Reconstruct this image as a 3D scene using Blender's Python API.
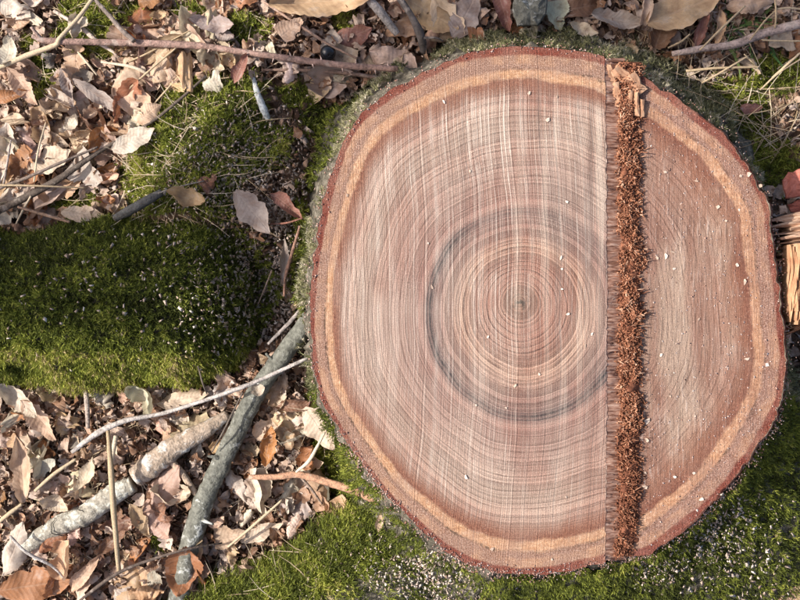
import bpy, math
import numpy as np
from mathutils import Vector, Matrix

# ------------------------------------------------------------------ camera, sky, sun, exposure
for o in list(bpy.data.objects):
    bpy.data.objects.remove(o, do_unlink=True)
scene = bpy.context.scene
COL = scene.collection
ZC = 0.20          # height of the saw cut above the ground
DC = 1.10          # camera height above the cut
HC = ZC + DC
cam_d = bpy.data.cameras.new('camera')
cam = bpy.data.objects.new('camera', cam_d)
COL.objects.link(cam)
cam.location = (0, 0, HC)
cam.rotation_euler = (0, 0, 0)
cam_d.sensor_fit = 'HORIZONTAL'
cam_d.angle = 2 * math.atan(0.4 / DC)
cam_d.clip_start = 0.01
cam_d.clip_end = 500
scene.camera = cam

SUN_EL = math.radians(44)
SUN_AZ = math.radians(3)       # the sun stands to the left of the frame, a little towards its top
SUN = Vector((-math.cos(SUN_EL) * math.cos(SUN_AZ), math.cos(SUN_EL) * math.sin(SUN_AZ), math.sin(SUN_EL)))
world = bpy.data.worlds.new('World')
scene.world = world
world.use_nodes = True
wn = world.node_tree
wn.nodes.clear()
sky = wn.nodes.new('ShaderNodeTexSky')
sky.sky_type = 'NISHITA'
sky.sun_disc = False
sky.air_density = 0.75
sky.dust_density = 4.0
sky.ozone_density = 0.6
sky.sun_elevation = SUN_EL
sky.sun_rotation = -(math.pi / 2 - SUN_AZ)
bg = wn.nodes.new('ShaderNodeBackground')
bg.inputs['Strength'].default_value = 0.15
wo = wn.nodes.new('ShaderNodeOutputWorld')
wn.links.new(sky.outputs[0], bg.inputs[0])
wn.links.new(bg.outputs[0], wo.inputs[0])
sun_d = bpy.data.lights.new('sun', 'SUN')
sun_d.energy = 4.6
sun_d.angle = math.radians(0.55)
sun_d.color = (1.0, 0.94, 0.86)
sun = bpy.data.objects.new('sun', sun_d)
COL.objects.link(sun)
sun.location = SUN * 5
sun.rotation_euler = SUN.to_track_quat('Z', 'Y').to_euler()
scene.view_settings.view_transform = 'Standard'
scene.view_settings.look = 'None'
scene.view_settings.gamma = 1
scene.view_settings.use_curve_mapping = False
scene.view_settings.exposure = 0.6
scene.render.engine = 'CYCLES'

# ------------------------------------------------------------------ helpers
rng = np.random.default_rng(7)


def P(px, py, z):
    """a point of the place, from its direction seen from above and its height"""
    k = (HC - z) / DC / 1000.0
    return np.array([(px - 400) * k, (300 - py) * k, z])


def PV(px, py, z):
    k = (HC - z) / DC / 1000.0
    return np.stack([(px - 400) * k, (300 - py) * k, z + 0 * px], -1)


def pix(x, y, z):
    k = DC / (HC - z) * 1000.0
    return x * k + 400, 300 - y * k


_tab = np.random.default_rng(3).random((256, 256))


def noise2(x, y, s=0):
    x = np.asarray(x, float) + 17.3 * s
    y = np.asarray(y, float) + 9.1 * s
    xi = np.floor(x).astype(int)
    yi = np.floor(y).astype(int)
    fx = x - xi
    fy = y - yi
    fx = fx * fx * (3 - 2 * fx)
    fy = fy * fy * (3 - 2 * fy)
    a = _tab[xi % 256, yi % 256]
    b = _tab[(xi + 1) % 256, yi % 256]
    c = _tab[xi % 256, (yi + 1) % 256]
    d = _tab[(xi + 1) % 256, (yi + 1) % 256]
    return (a * (1 - fx) + b * fx) * (1 - fy) + (c * (1 - fx) + d * fx) * fy - 0.5


def fbm(x, y, s=0, n=4):
    v = 0
    a = 1.0
    for i in range(n):
        v = v + a * noise2(x * 2 ** i, y * 2 ** i, s + i)
        a *= 0.5
    return v


def mesh(name, V, F, smooth=True, attrs=None):
    """V (n,3), F (m,3) or (m,4) array or a list of faces"""
    me = bpy.data.meshes.new(name)
    V = np.asarray(V, np.float32)
    if isinstance(F, np.ndarray):
        m, k = F.shape
        me.vertices.add(len(V))
        me.vertices.foreach_set('co', V.ravel())
        me.loops.add(m * k)
        me.loops.foreach_set('vertex_index', F.astype(np.int32).ravel())
        me.polygons.add(m)
        me.polygons.foreach_set('loop_start', np.arange(0, m * k, k, dtype=np.int32))
        me.update(calc_edges=True)
    else:
        me.from_pydata([tuple(map(float, v)) for v in V], [], [tuple(int(i) for i in f) for f in F])
        me.update()
    if smooth:
        me.polygons.foreach_set('use_smooth', np.ones(len(me.polygons), bool))
    if attrs:
        for an, av in attrs.items():
            av = np.asarray(av, np.float32)
            if av.ndim == 1:
                a = me.attributes.new(an, 'FLOAT', 'POINT')
                a.data.foreach_set('value', av)
            else:
                a = me.attributes.new(an, 'FLOAT_VECTOR', 'POINT')
                a.data.foreach_set('vector', av.ravel())
    return me


def link(name, me, mat=None, parent=None, label=None, cat=None, group=None, kind=None):
    o = bpy.data.objects.new(name, me)
    COL.objects.link(o)
    if mat is not None and me is not None and len(me.materials) == 0:
        me.materials.append(mat)
    if parent is not None:
        o.parent = parent
    if label:
        o['label'] = label
    if cat:
        o['category'] = cat
    if group:
        o['group'] = group
    if kind:
        o['kind'] = kind
    return o


def grid_faces(nr, nc, wrap=False):
    r, c = np.meshgrid(np.arange(nr - 1), np.arange(nc if wrap else nc - 1), indexing='ij')
    c2 = (c + 1) % nc
    return np.stack([r * nc + c, r * nc + c2, (r + 1) * nc + c2, (r + 1) * nc + c], -1).reshape(-1, 4)


def smooth_path(pts, n):
    pts = np.asarray(pts, float)
    if len(pts) == 2:
        t = np.linspace(0, 1, n)[:, None]
        return pts[0] * (1 - t) + pts[1] * t
    q = np.vstack([2 * pts[0] - pts[1], pts, 2 * pts[-1] - pts[-2]])
    seg = len(pts) - 1
    out = []
    for u in np.linspace(0, seg - 1e-9, n):
        i = int(u)
        f = u - i
        p0, p1, p2, p3 = q[i:i + 4]
        out.append(0.5 * (2 * p1 + (p2 - p0) * f + (2 * p0 - 5 * p1 + 4 * p2 - p3) * f * f + (3 * p1 - p0 - 3 * p2 + p3) * f ** 3))
    return np.array(out)


def tube(pts, rad, n=24, sides=8, wob=0.08, flat=1.0, seed=0, caps=True):
    p = smooth_path(pts, n)
    r = np.interp(np.linspace(0, 1, n), np.linspace(0, 1, len(rad)), rad)
    tg = np.gradient(p, axis=0)
    tg /= np.linalg.norm(tg, axis=1)[:, None] + 1e-9
    up = np.array([0, 0, 1.0]) if abs(tg[n // 2][2]) < 0.9 else np.array([1.0, 0, 0])
    sd = np.cross(tg, up)
    sd /= np.linalg.norm(sd, axis=1)[:, None] + 1e-9
    u2 = np.cross(sd, tg)
    a = np.linspace(0, 2 * np.pi, sides, endpoint=False)
    A, I = np.meshgrid(a, np.arange(n))
    rr = r[:, None] * (1 + wob * 2 * noise2(I * 0.45 + seed * 3.3, np.cos(A) * 1.3 + 5, seed) + wob * noise2(I * 1.3, np.sin(A) * 2 + 9, seed + 3))
    V = p[:, None, :] + rr[..., None] * (np.cos(A)[..., None] * sd[:, None, :] + flat * np.sin(A)[..., None] * u2[:, None, :])
    F = grid_faces(n, sides, True)
    V = V.reshape(-1, 3)
    L = [tuple(f) for f in F]
    if caps:
        L.append(tuple(range(sides - 1, -1, -1)))
        L.append(tuple((n - 1) * sides + i for i in range(sides)))
    uv = np.stack([np.repeat(np.linspace(0, 1, n), sides), np.tile(a / 6.2832, n), np.zeros(n * sides)], -1)
    return V, L, uv


# ------------------------------------------------------------------ node helpers
class NT:
    def __init__(self, name, rough=0.85, spec=0.25):
        self.m = bpy.data.materials.new(name)
        self.m.use_nodes = True
        self.t = self.m.node_tree
        self.t.nodes.clear()
        self.out = self.n('ShaderNodeOutputMaterial')
        self.b = self.n('ShaderNodeBsdfPrincipled')
        self.b.inputs['Roughness'].default_value = rough
        self.b.inputs['Specular IOR Level'].default_value = spec
        self.l(self.b.outputs[0], self.out.inputs[0])

    def n(self, ty, **kw):
        nd = self.t.nodes.new(ty)
        for k, v in kw.items():
            setattr(nd, k, v)
        return nd

    def l(self, a, b):
        self.t.links.new(a, b)

    def val(self, inp, v):
        if hasattr(v, 'is_output') or isinstance(v, bpy.types.NodeSocket):
            self.l(v, inp)
        else:
            inp.default_value = v

    def math(self, op, a, b=None, c=None, clamp=False):
        nd = self.n('ShaderNodeMath', operation=op)
        nd.use_clamp = clamp
        self.val(nd.inputs[0], a)
        if b is not None:
            self.val(nd.inputs[1], b)
        if c is not None:
            self.val(nd.inputs[2], c)
        return nd.outputs[0]

    def attr(self, name, out='Fac'):
        nd = self.n('ShaderNodeAttribute')
        nd.attribute_name = name
        return nd.outputs[out]

    def coord(self, which='Object'):
        return self.n('ShaderNodeTexCoord').outputs[which]

    def mapping(self, vec, scale=(1, 1, 1), rot=(0, 0, 0), loc=(0, 0, 0)):
        nd = self.n('ShaderNodeMapping')
        self.l(vec, nd.inputs[0])
        nd.inputs['Scale'].default_value = scale
        nd.inputs['Rotation'].default_value = rot
        nd.inputs['Location'].default_value = loc
        return nd.outputs[0]

    def noise(self, vec=None, scale=5, detail=3, rough=0.55, dims='3D', w=None, dist=0.0):
        nd = self.n('ShaderNodeTexNoise')
        nd.noise_dimensions = dims
        if vec is not None:
            self.l(vec, nd.inputs['Vector'])
        if w is not None:
            self.val(nd.inputs['W'], w)
        nd.inputs['Scale'].default_value = scale
        nd.inputs['Detail'].default_value = detail
        nd.inputs['Roughness'].default_value = rough
        nd.inputs['Distortion'].default_value = dist
        return nd.outputs[0]

    def voronoi(self, vec, scale, feature='F1', out='Distance'):
        nd = self.n('ShaderNodeTexVoronoi')
        nd.feature = feature
        self.l(vec, nd.inputs['Vector'])
        nd.inputs['Scale'].default_value = scale
        return nd.outputs[out]

    def ramp(self, fac, stops, interp='LINEAR'):
        nd = self.n('ShaderNodeValToRGB')
        nd.color_ramp.interpolation = interp
        e = nd.color_ramp.elements
        while len(e) < len(stops):
            e.new(0.5)
        for i, (p, c) in enumerate(stops):
            e[i].position = p
            if not isinstance(c, (tuple, list)):
                c = (c, c, c)
            e[i].color = (*c[:3], 1)
        self.val(nd.inputs[0], fac)
        return nd.outputs[0]

    def mix(self, fac, a, b, mode='MIX'):
        nd = self.n('ShaderNodeMix')
        nd.data_type = 'RGBA'
        nd.blend_type = mode
        self.val(nd.inputs[0], fac)
        for s, v in ((6, a), (7, b)):
            if isinstance(v, (tuple, list)):
                nd.inputs[s].default_value = (*v[:3], 1)
            elif isinstance(v, (int, float)):
                nd.inputs[s].default_value = (v, v, v, 1)
            else:
                self.l(v, nd.inputs[s])
        return nd.outputs[2]

    def mr(self, v, a, b, c, d):
        nd = self.n('ShaderNodeMapRange')
        self.val(nd.inputs[0], v)
        for i, q in enumerate((a, b, c, d)):
            nd.inputs[i + 1].default_value = q
        return nd.outputs[0]

    def bump(self, h, strength=0.5, dist=0.001):
        nd = self.n('ShaderNodeBump')
        nd.inputs['Strength'].default_value = strength
        nd.inputs['Distance'].default_value = dist
        self.l(h, nd.inputs['Height'])
        self.l(nd.outputs[0], self.b.inputs['Normal'])
        return nd.outputs[0]

    def color(self, c):
        self.val(self.b.inputs['Base Color'], c if not isinstance(c, (tuple, list)) else (*c[:3], 1))

    def translucent(self, col, fac):
        tr = self.n('ShaderNodeBsdfTranslucent')
        self.l(col, tr.inputs[0])
        mx = self.n('ShaderNodeMixShader')
        mx.inputs[0].default_value = fac
        self.l(self.b.outputs[0], mx.inputs[1])
        self.l(tr.outputs[0], mx.inputs[2])
        self.l(mx.outputs[0], self.out.inputs[0])


def mat_cut(name, notch=False):
    """sawn cross-section; 't' runs from the pith (0) to the bark (1)"""
    k = NT(name, 0.8, 0.2)
    co = k.coord()
    t0 = k.attr('t')
    big = k.noise(co, 9, 2)
    t = k.math('ADD', t0, k.math('MULTIPLY', k.math('SUBTRACT', big, 0.5), 0.04))
    t = k.math('ADD', t, k.math('MULTIPLY', k.math('SUBTRACT', k.noise(co, 55, 2), 0.5), 0.007))
    te = k.math('ADD', t0, k.math('MULTIPLY', k.math('SUBTRACT', k.noise(co, 80, 2), 0.5), 0.016))
    te = k.math('ADD', te, k.math('MULTIPLY', k.math('SUBTRACT', k.noise(co, 11, 1), 0.5), 0.036))
    heart = k.ramp(t, [
        (0.0, (.20, .13, .10)), (0.02, (.24, .145, .11)), (0.10, (.31, .175, .14)), (0.20, (.30, .165, .13)),
        (0.25, (.38, .235, .18)), (0.31, (.27, .165, .14)), (0.40, (.26, .165, .148)), (0.44, (.30, .18, .155)),
        (0.52, (.33, .22, .19)), (0.60, (.35, .24, .205)), (0.72, (.38, .27, .225)), (0.80, (.35, .23, .19)), (0.86, (.30, .17, .13)), (1.0, (.28, .17, .13))])
    patch = k.noise(k.mapping(co, (1, .6, 1)), 11, 3, .6)
    heart = k.mix(k.mr(patch, .47, .68, 0, .6), heart, (.42, .32, .275))
    heart = k.mix(k.mr(patch, .52, .30, 0, .65), heart, (.28, .14, .11))
    # annual rings: a sharp late-wood line at the end of each, every ring with its own strength
    r2 = k.noise(None, 1.0, 3, .7, '1D', w=k.math('MULTIPLY', t, 190))
    ph = k.math('ADD', k.math('MULTIPLY', t, 54.0), k.math('MULTIPLY', k.noise(None, 1.0, 2, .6, '1D', w=k.math('MULTIPLY', t, 16)), 3.0))
    fr = k.math('FRACT', ph)
    wn_ = k.n('ShaderNodeTexWhiteNoise')
    wn_.noise_dimensions = '1D'
    k.l(k.math('FLOOR', ph), wn_.inputs['W'])
    own = wn_.outputs['Value']
    brk0 = k.mr(k.noise(co, 34, 3), .32, .58, .2, 1)
    inner = k.mr(t0, .42, .22, .75, 1)
    late = k.math('MULTIPLY', k.math('MULTIPLY', k.mr(fr, .62, .92, 0, 1), k.mr(fr, 1.0, .96, 0, 1)), k.math('MULTIPLY', k.math('MULTIPLY', k.mr(own, .1, .8, .35, 1), brk0), inner))
    early = k.math('MULTIPLY', k.math('MULTIPLY', k.mr(fr, .30, .02, 0, 1), k.mr(own, .3, 1, 0, 1)), inner)
    c = k.mix(1.0, heart, k.mr(r2, .25, .75, .64, 1.32), 'MULTIPLY')
    c = k.mix(1.0, c, k.mr(own, 0, 1, .82, 1.16), 'MULTIPLY')
    c = k.mix(k.math('MULTIPLY', late, .96), c, (.085, .043, .036))
    c = k.mix(k.math('MULTIPLY', early, .34), c, (.48, .36, .29))
    if not notch:
        # the blue-black stain along one old ring
        sx = k.n('ShaderNodeSeparateXYZ')
        k.l(co, sx.inputs[0])
        arc = k.math('MULTIPLY', k.attr('stain'), k.mr(k.noise(co, 16, 2), .3, .6, .45, 1.1))
        brk = k.mr(k.noise(co, 150, 2), .3, .55, .35, 1)
        for cen, wd, amt, col in ((.402, -700, .26, (.13, .12, .125)), (.397, -26000, .9, (.022, .024, .03)), (.412, -60000, .75, (.035, .036, .042)), (.385, -80000, .5, (.045, .046, .052))):
            st = k.math('SUBTRACT', t, cen)
            g = k.math('POWER', 2.718, k.math('MULTIPLY', k.math('MULTIPLY', st, st), wd))
            g = k.math('MULTIPLY', k.math('MULTIPLY', g, arc), brk if wd < -1000 else 1.0)
            c = k.mix(k.math('MULTIPLY', g, amt), c, col)
        c = k.mix(k.math('MULTIPLY', k.mr(t0, .05, .012, 0, 1), k.mr(k.noise(co, 230, 2), .45, .58, 0, .85)), c, (.045, .04, .035))
        # saw marks: fine scratches, broad chatter bands
        xw = k.math('ADD', sx.outputs[0], k.math('MULTIPLY', k.math('SUBTRACT', k.noise(co, 7, 2), .5), .014))
        xw = k.math('ADD', xw, k.math('MULTIPLY', k.math('MULTIPLY', sx.outputs[1], sx.outputs[1]), .16))
        s1 = k.noise(None, 1.0, 2, .6, '1D', w=k.math('MULTIPLY', xw, 620))
        n1 = k.noise(None, 1.0, 1, .5, '1D', w=k.math('MULTIPLY', xw, 250))
        n2 = k.noise(None, 1.0, 1, .5, '1D', w=k.math('ADD', k.math('MULTIPLY', xw, 420), 40))
        ln1 = k.mr(k.math('ABSOLUTE', k.math('SUBTRACT', n1, .5)), .010, .055, 1, 0)
        ln2 = k.mr(k.math('ABSOLUTE', k.math('SUBTRACT', n2, .5)), .010, .070, .4, 0)
        along = k.mr(k.noise(k.mapping(co, (1, .16, 1)), 120, 3, .7), .36, .60, .15, 1)
        lines = k.math('MULTIPLY', k.math('MAXIMUM', ln1, ln2), along)
        s4 = k.noise(k.mapping(co, (1, .05, 1), (0, 0, math.radians(.5)), (1.7, 0, 0)), 95, 1, .5)
        darks = k.math('MULTIPLY', k.mr(s1, .45, .33, 0, 1), k.mr(k.noise(k.mapping(co, (1, .16, 1)), 150, 2, .7), .4, .6, .2, 1))
        zone = k.math('MULTIPLY', k.mr(k.noise(co, 7, 1), .35, .6, .6, 1), k.mr(sx.outputs[1], -.20, .04, .5, 1))
        right = k.math('MULTIPLY', k.mr(sx.outputs[0], .03, .19, .10, 1), k.mr(sx.outputs[1], -.16, .06, .25, 1))
        c = k.mix(k.math('MULTIPLY', k.mr(s4, .52, .36, 0, 1), k.math('MULTIPLY', right, .55)), c, (.15, .10, .088))
        c = k.mix(k.math('MULTIPLY', k.mr(s4, .52, .64, 0, 1), k.math('MULTIPLY', right, .40)), c, (.52, .43, .37))
        hgt = k.math('ADD', k.math('MULTIPLY', s1, 1.0), k.math('MULTIPLY', k.math('MULTIPLY', s4, right), 1.0))
    else:
        mp = k.mapping(co, (1, .10, 1), (0, 0, math.radians(-32)))
        s1 = k.noise(mp, 420, 2, .65)
        s2 = k.noise(k.mapping(co, (1, .05, 1), (0, 0, math.radians(-3))), 90, 4, .6)
        lines = k.math('MULTIPLY', k.mr(s1, .56, .72, 0, 1), .55)
        darks = k.mr(s1, .46, .30, 0, 1)
        zone = k.mr(k.noise(co, 6, 1), .35, .6, .5, 1)
        c = k.mix(.42, c, (.30, .175, .125))
        c = k.mix(k.mr(s2, .40, .60, 0, .65), c, (.245, .135, .10))
        c = k.mix(k.mr(k.noise(k.mapping(co, (1, .2, 1)), 20, 3), .53, .66, 0, .65), c, (.42, .33, .265))
        c = k.mix(k.math('MULTIPLY', late, .6), c, (.10, .055, .042))
        c = k.mix(k.math('MULTIPLY', k.mr(te, .70, .84, 0, 1), k.mr(k.noise(co, 30, 3), .4, .58, .05, .7)), c, (.27, .135, .09))
        hgt = k.math('MULTIPLY', s1, 1.4)
    c = k.mix(k.math('MULTIPLY', k.math('MULTIPLY', lines, zone), .62), c, (.64, .55, .50))
    c = k.mix(k.math('MULTIPLY', k.math('MULTIPLY', darks, zone), .36), c, (.12, .075, .06))
    # outer zones: red line, pale orange sapwood, dotted cambium, speckled inner bark, red outer bark
    spk = k.noise(co, 380, 3, .7)
    spk2 = k.noise(co, 800, 3, .7)
    redc = k.ramp(spk, [(.3, (.15, .06, .042)), (.7, (.29, .145, .10))])
    c = k.mix(k.math('MULTIPLY', k.math('MULTIPLY', k.mr(te, .820, .868, 0, 1), k.mr(te, .886, .880, 0, 1)), k.mr(k.noise(co, 14, 2), .30, .55, .45, .97)), c, redc)
    sap = k.ramp(k.math('ADD', k.math('MULTIPLY', spk, .6), k.math('MULTIPLY', k.noise(co, 130, 3, .7), .4)), [(.30, (.28, .14, .088)), (.48, (.43, .25, .155)), (.68, (.60, .41, .30))])
    c = k.mix(k.math('MULTIPLY', k.mr(k.math('ADD', te, k.math('MULTIPLY', k.math('SUBTRACT', k.noise(co, 26, 2), .5), .03)), .876, .888, 0, 1), k.mr(k.noise(co, 40, 3), .35, .58, .45, 1)), c, sap)
    cam_c = k.ramp(spk2, [(.32, (.12, .055, .04)), (.5, (.26, .15, .115)), (.70, (.50, .37, .32))])
    c = k.mix(k.mr(k.math('ADD', te, k.math('MULTIPLY', k.math('SUBTRACT', k.noise(co, 33, 2), .5), -.03)), .913, .926, 0, .9), c, cam_c)
    dots = k.math('MULTIPLY', k.mr(k.noise(co, 260, 2), .44, .56, 0, 1), k.math('MULTIPLY', k.mr(te, .914, .919, 0, 1), k.mr(te, .930, .925, 0, 1)))
    c = k.mix(k.math('MULTIPLY', k.math('MULTIPLY', dots, k.mr(k.noise(co, 20, 2), .42, .6, .1, 1)), .7), c, (.06, .035, .024))
    c = k.mix(k.math('MULTIPLY', k.mr(te, .935, .945, 0, 1), k.mr(k.noise(co, 34, 3), .45, .6, 0, .5)), c, sap)
    bark = k.ramp(spk2, [(.34, (.08, .022, .015)), (.56, (.22, .06, .04)), (.76, (.46, .26, .21))])
    c = k.mix(k.math('MULTIPLY', k.mr(te, .970, .978, 0, 1), k.mr(k.noise(co, 16, 2), .3, .5, .6, 1)), c, bark)
    c = k.mix(k.math('MULTIPLY', k.mr(te, .86, .90, 0, 1), k.mr(k.noise(co, 60, 3), .35, .6, .0, .16)), c, (.44, .31, .26))
    g = k.mr(k.noise(co, 1100, 2, .7), .3, .7, .72, 1.28)
    c = k.mix(1.0, c, g, 'MULTIPLY')
    c = k.mix(k.mr(k.noise(co, 1500, 1), .69, .75, 0, .6), c, (.74, .64, .56))
    c = k.mix(k.mr(k.noise(co, 900, 1, .5), .30, .24, 0, .6), c, (.07, .045, .035))
    gm = k.n('ShaderNodeGamma')
    gm.inputs[1].default_value = 1.22
    k.l(c, gm.inputs[0])
    c = k.mix(1.0, gm.outputs[0], (.96, 1.01, .97) if not notch else (.92, .94, .93), 'MULTIPLY')
    k.color(c)
    h = k.math('ADD', hgt, k.math('ADD', k.math('MULTIPLY', r2, .35), k.math('MULTIPLY', spk2, .7)))
    h = k.math('SUBTRACT', h, k.math('MULTIPLY', late, .4))
    k.bump(h, .65, .0011)
    return k.m


def mat_simple(name, stops, scale=120, aniso=(1, 1, 1), bump=.5, bd=.001, rough=.85, detail=4, spec=.2):
    k = NT(name, rough, spec)
    co = k.coord()
    nv = k.noise(k.mapping(co, aniso), scale, detail, .65)
    k.color(k.ramp(nv, stops))
    k.bump(nv, bump, bd)
    return k.m


def mat_rnd(name, stops, rough=.8, trans=0.0, grain=600, spec=.2, gv=(.75, 1.2)):
    """colour of many small pieces from their 'rnd' value"""
    k = NT(name, rough, spec)
    c = k.ramp(k.attr('rnd'), stops)
    c = k.mix(1.0, c, k.mr(k.noise(k.coord(), grain, 2), .3, .7, *gv), 'MULTIPLY')
    k.color(c)
    if trans:
        k.translucent(c, trans)
    return k.m


def mat_leaf(name, use_obj):
    k = NT(name, .62, .35)
    uv = k.attr('luv', 'Vector')
    if use_obj:
        oi = k.n('ShaderNodeObjectInfo')
        base = oi.outputs['Color']
        rv = oi.outputs['Random']
    else:
        base = k.ramp(k.attr('rnd'), [(0, (.13, .068, .042)), (.2, (.28, .15, .085)), (.4, (.44, .28, .19)), (.6, (.58, .43, .33)), (.8, (.38, .29, .24)), (1, (.68, .56, .47))])
        rv = k.attr('rnd')
    sp = k.n('ShaderNodeSeparateXYZ')
    k.l(uv, sp.inputs[0])
    u, v = sp.outputs[0], sp.outputs[1]
    av = k.math('ABSOLUTE', v)
    # side veins run forward from the midrib
    ph = k.math('SUBTRACT', k.math('MULTIPLY', u, 13.0), k.math('MULTIPLY', av, 1.5))
    ph = k.math('ADD', ph, k.math('MULTIPLY', k.noise(uv, 4, 2), .8))
    sv = k.math('ABSOLUTE', k.math('SUBTRACT', k.math('FRACT', ph), .5))
    vein = k.mr(sv, .0, .13, 1, 0)
    mid = k.mr(av, .03, .08, 1, 0)
    vv = k.math('MAXIMUM', k.math('MULTIPLY', vein, .6), mid)
    cv = k.n('ShaderNodeCombineXYZ')
    k.l(u, cv.inputs[0])
    k.l(k.math('MULTIPLY', v, .35), cv.inputs[1])
    k.l(k.math('MULTIPLY', rv, 37.0), cv.inputs[2])
    blot = k.noise(cv.outputs[0], 5, 4, .65)
    spot = k.noise(cv.outputs[0], 40, 3, .7)
    c = k.mix(k.mr(blot, .45, .68, 0, .55), base, (.20, .105, .06))
    c = k.mix(k.mr(blot, .46, .28, 0, .45), c, (.58, .49, .42))
    c = k.mix(1.0, c, k.mr(spot, .3, .7, .78, 1.18), 'MULTIPLY')
    c = k.mix(k.math('MULTIPLY', vv, .16), c, (.55, .42, .32))
    k.color(c)
    h = k.math('ADD', k.math('MULTIPLY', sv, 1.2), k.math('ADD', k.math('MULTIPLY', mid, .8), k.math('MULTIPLY', spot, .5)))
    k.bump(h, .34, .0012)
    k.translucent(c, .25)
    return k.m


def mat_stick(name):
    """bark of sticks: colour from the object, lighter lichen blotches, cracks"""
    k = NT(name, .8, .25)
    oi = k.n('ShaderNodeObjectInfo')
    co = k.coord()
    nv = k.noise(co, 140, 4, .65)
    c = k.mix(1.0, oi.outputs['Color'], k.mr(nv, .3, .7, .5, 1.5), 'MULTIPLY')
    c = k.mix(k.mr(k.noise(co, 420, 2), .52, .66, 0, .55), c, (.09, .07, .055))
    c = k.mix(k.mr(k.noise(co, 75, 3), .58, .68, 0, .45), c, (.42, .36, .31))
    k.color(c)
    k.bump(k.math('ADD', nv, k.math('MULTIPLY', k.noise(co, 500, 2), .6)), .9, .0018)
    return k.m


def mat_lichen(name, amount, dark, mid, pale):
    k = NT(name, .8, .2)
    co = k.coord()
    nv = k.noise(co, 60, 5, .68)
    c = k.ramp(k.noise(co, 190, 3, .6), [(.3, dark), (.7, mid)])
    c = k.mix(k.mr(nv, .62 - amount * .35, .70 - amount * .35, 0, .92), c, pale)
    c = k.mix(k.mr(k.noise(co, 330, 3), .56, .68, 0, .6), c, (.10, .095, .08))
    ring = k.noise(k.mapping(co, (1, 1, 1)), 26, 2)
    k.color(c)
    k.bump(k.math('ADD', nv, k.noise(co, 240, 4)), .8, .002)
    return k.m


M = {}
M['cut'] = mat_cut('sawn_wood')
M['notch'] = mat_cut('notch_wood', True)
M['torn'] = mat_simple('torn_wood', [(.32, (.10, .04, .024)), (.48, (.27, .14, .095)), (.68, (.50, .34, .26))], 620, (.12, 1, .12), .8, .0012)
M['fluff'] = mat_rnd('torn_fibre', [(0, (.075, .026, .015)), (.4, (.21, .082, .045)), (.72, (.36, .165, .092)), (1, (.60, .38, .26))], .85, .1)
M['wallfibre'] = mat_rnd('wall_fibre', [(0, (.12, .05, .03)), (.4, (.32, .17, .12)), (.75, (.50, .32, .24)), (1, (.66, .50, .40))], .85, .1)
M['splinter'] = mat_simple('fresh_splinter', [(.25, (.20, .095, .055)), (.5, (.36, .20, .12)), (.75, (.48, .32, .21))], 260, (1, .25, .3), .8, .001)
M['bark'] = mat_simple('stump_bark', [(.3, (.035, .032, .024)), (.5, (.10, .088, .066)), (.72, (.25, .225, .18))], 130, (1, 1, .6), 1.0, .005)
M['moss'] = mat_rnd('moss_green', [(0, (.06, .07, .018)), (.3, (.13, .155, .028)), (.62, (.27, .30, .048)), (.85, (.42, .41, .09)), (1, (.46, .36, .19))], .75, .35)
M['greymoss'] = mat_rnd('rim_moss', [(0, (.07, .072, .035)), (.3, (.16, .16, .075)), (.55, (.29, .28, .15)), (.8, (.46, .42, .28)), (1, (.60, .54, .44))], .8, .3)
M['dust'] = mat_rnd('sawdust_crumbs', [(0, (.28, .19, .14)), (.4, (.46, .35, .28)), (.75, (.60, .50, .43)), (1, (.74, .67, .60))], .85)
M['rimdust'] = mat_rnd('rim_sawdust', [(0, (.24, .10, .075)), (.4, (.42, .24, .18)), (.75, (.60, .44, .38)), (1, (.78, .68, .63))], .85)
M['chip'] = mat_rnd('pale_chip', [(0, (.40, .29, .22)), (.5, (.52, .41, .33)), (1, (.64, .55, .47))], .7)
M['crumb'] = mat_rnd('litter_crumbs', [(0, (.06, .035, .025)), (.3, (.19, .105, .065)), (.55, (.34, .22, .155)), (.8, (.47, .34, .27)), (1, (.62, .52, .45))], .8, .1)
M['leaf'] = mat_leaf('dry_leaf', True)
M['leafstuff'] = mat_leaf('dry_leaf_litter', False)
M['stick'] = mat_stick('stick_bark')
M['straw'] = mat_rnd('straw', [(0, (.30, .22, .13)), (.5, (.48, .37, .24)), (1, (.62, .53, .40))], .7, .15)
M['grass'] = mat_rnd('grass_green', [(0, (.04, .10, .025)), (.5, (.07, .16, .045)), (1, (.16, .22, .07))], .6, .3)
M['pale_branch'] = mat_lichen('lichen_branch', .34, (.18, .16, .125), (.38, .35, .29), (.50, .50, .44))
M['tan_branch'] = mat_lichen('tan_branch', .26, (.22, .165, .12), (.40, .32, .25), (.52, .51, .48))
M['grey_branch'] = mat_lichen('grey_branch', .18, (.075, .075, .062), (.19, .19, .16), (.46, .47, .44))
M['soil'] = None
k = NT('forest_soil', .95, .1)
co = k.coord()
a1 = k.noise(co, 45, 6, .7)
cc = k.ramp(a1, [(.3, (.06, .038, .026)), (.48, (.14, .09, .06)), (.6, (.26, .17, .12)), (.75, (.42, .31, .23))])
cc = k.mix(k.mr(k.voronoi(co, 260), .1, .5, .35, 0), cc, (.34, .23, .165))
k.color(cc)
k.bump(a1, .9, .01)
M['soil'] = k.m
k = NT('berry_skin', .18, .5)
k.color((.012, .014, .018))
M['berry'] = k.m

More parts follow.
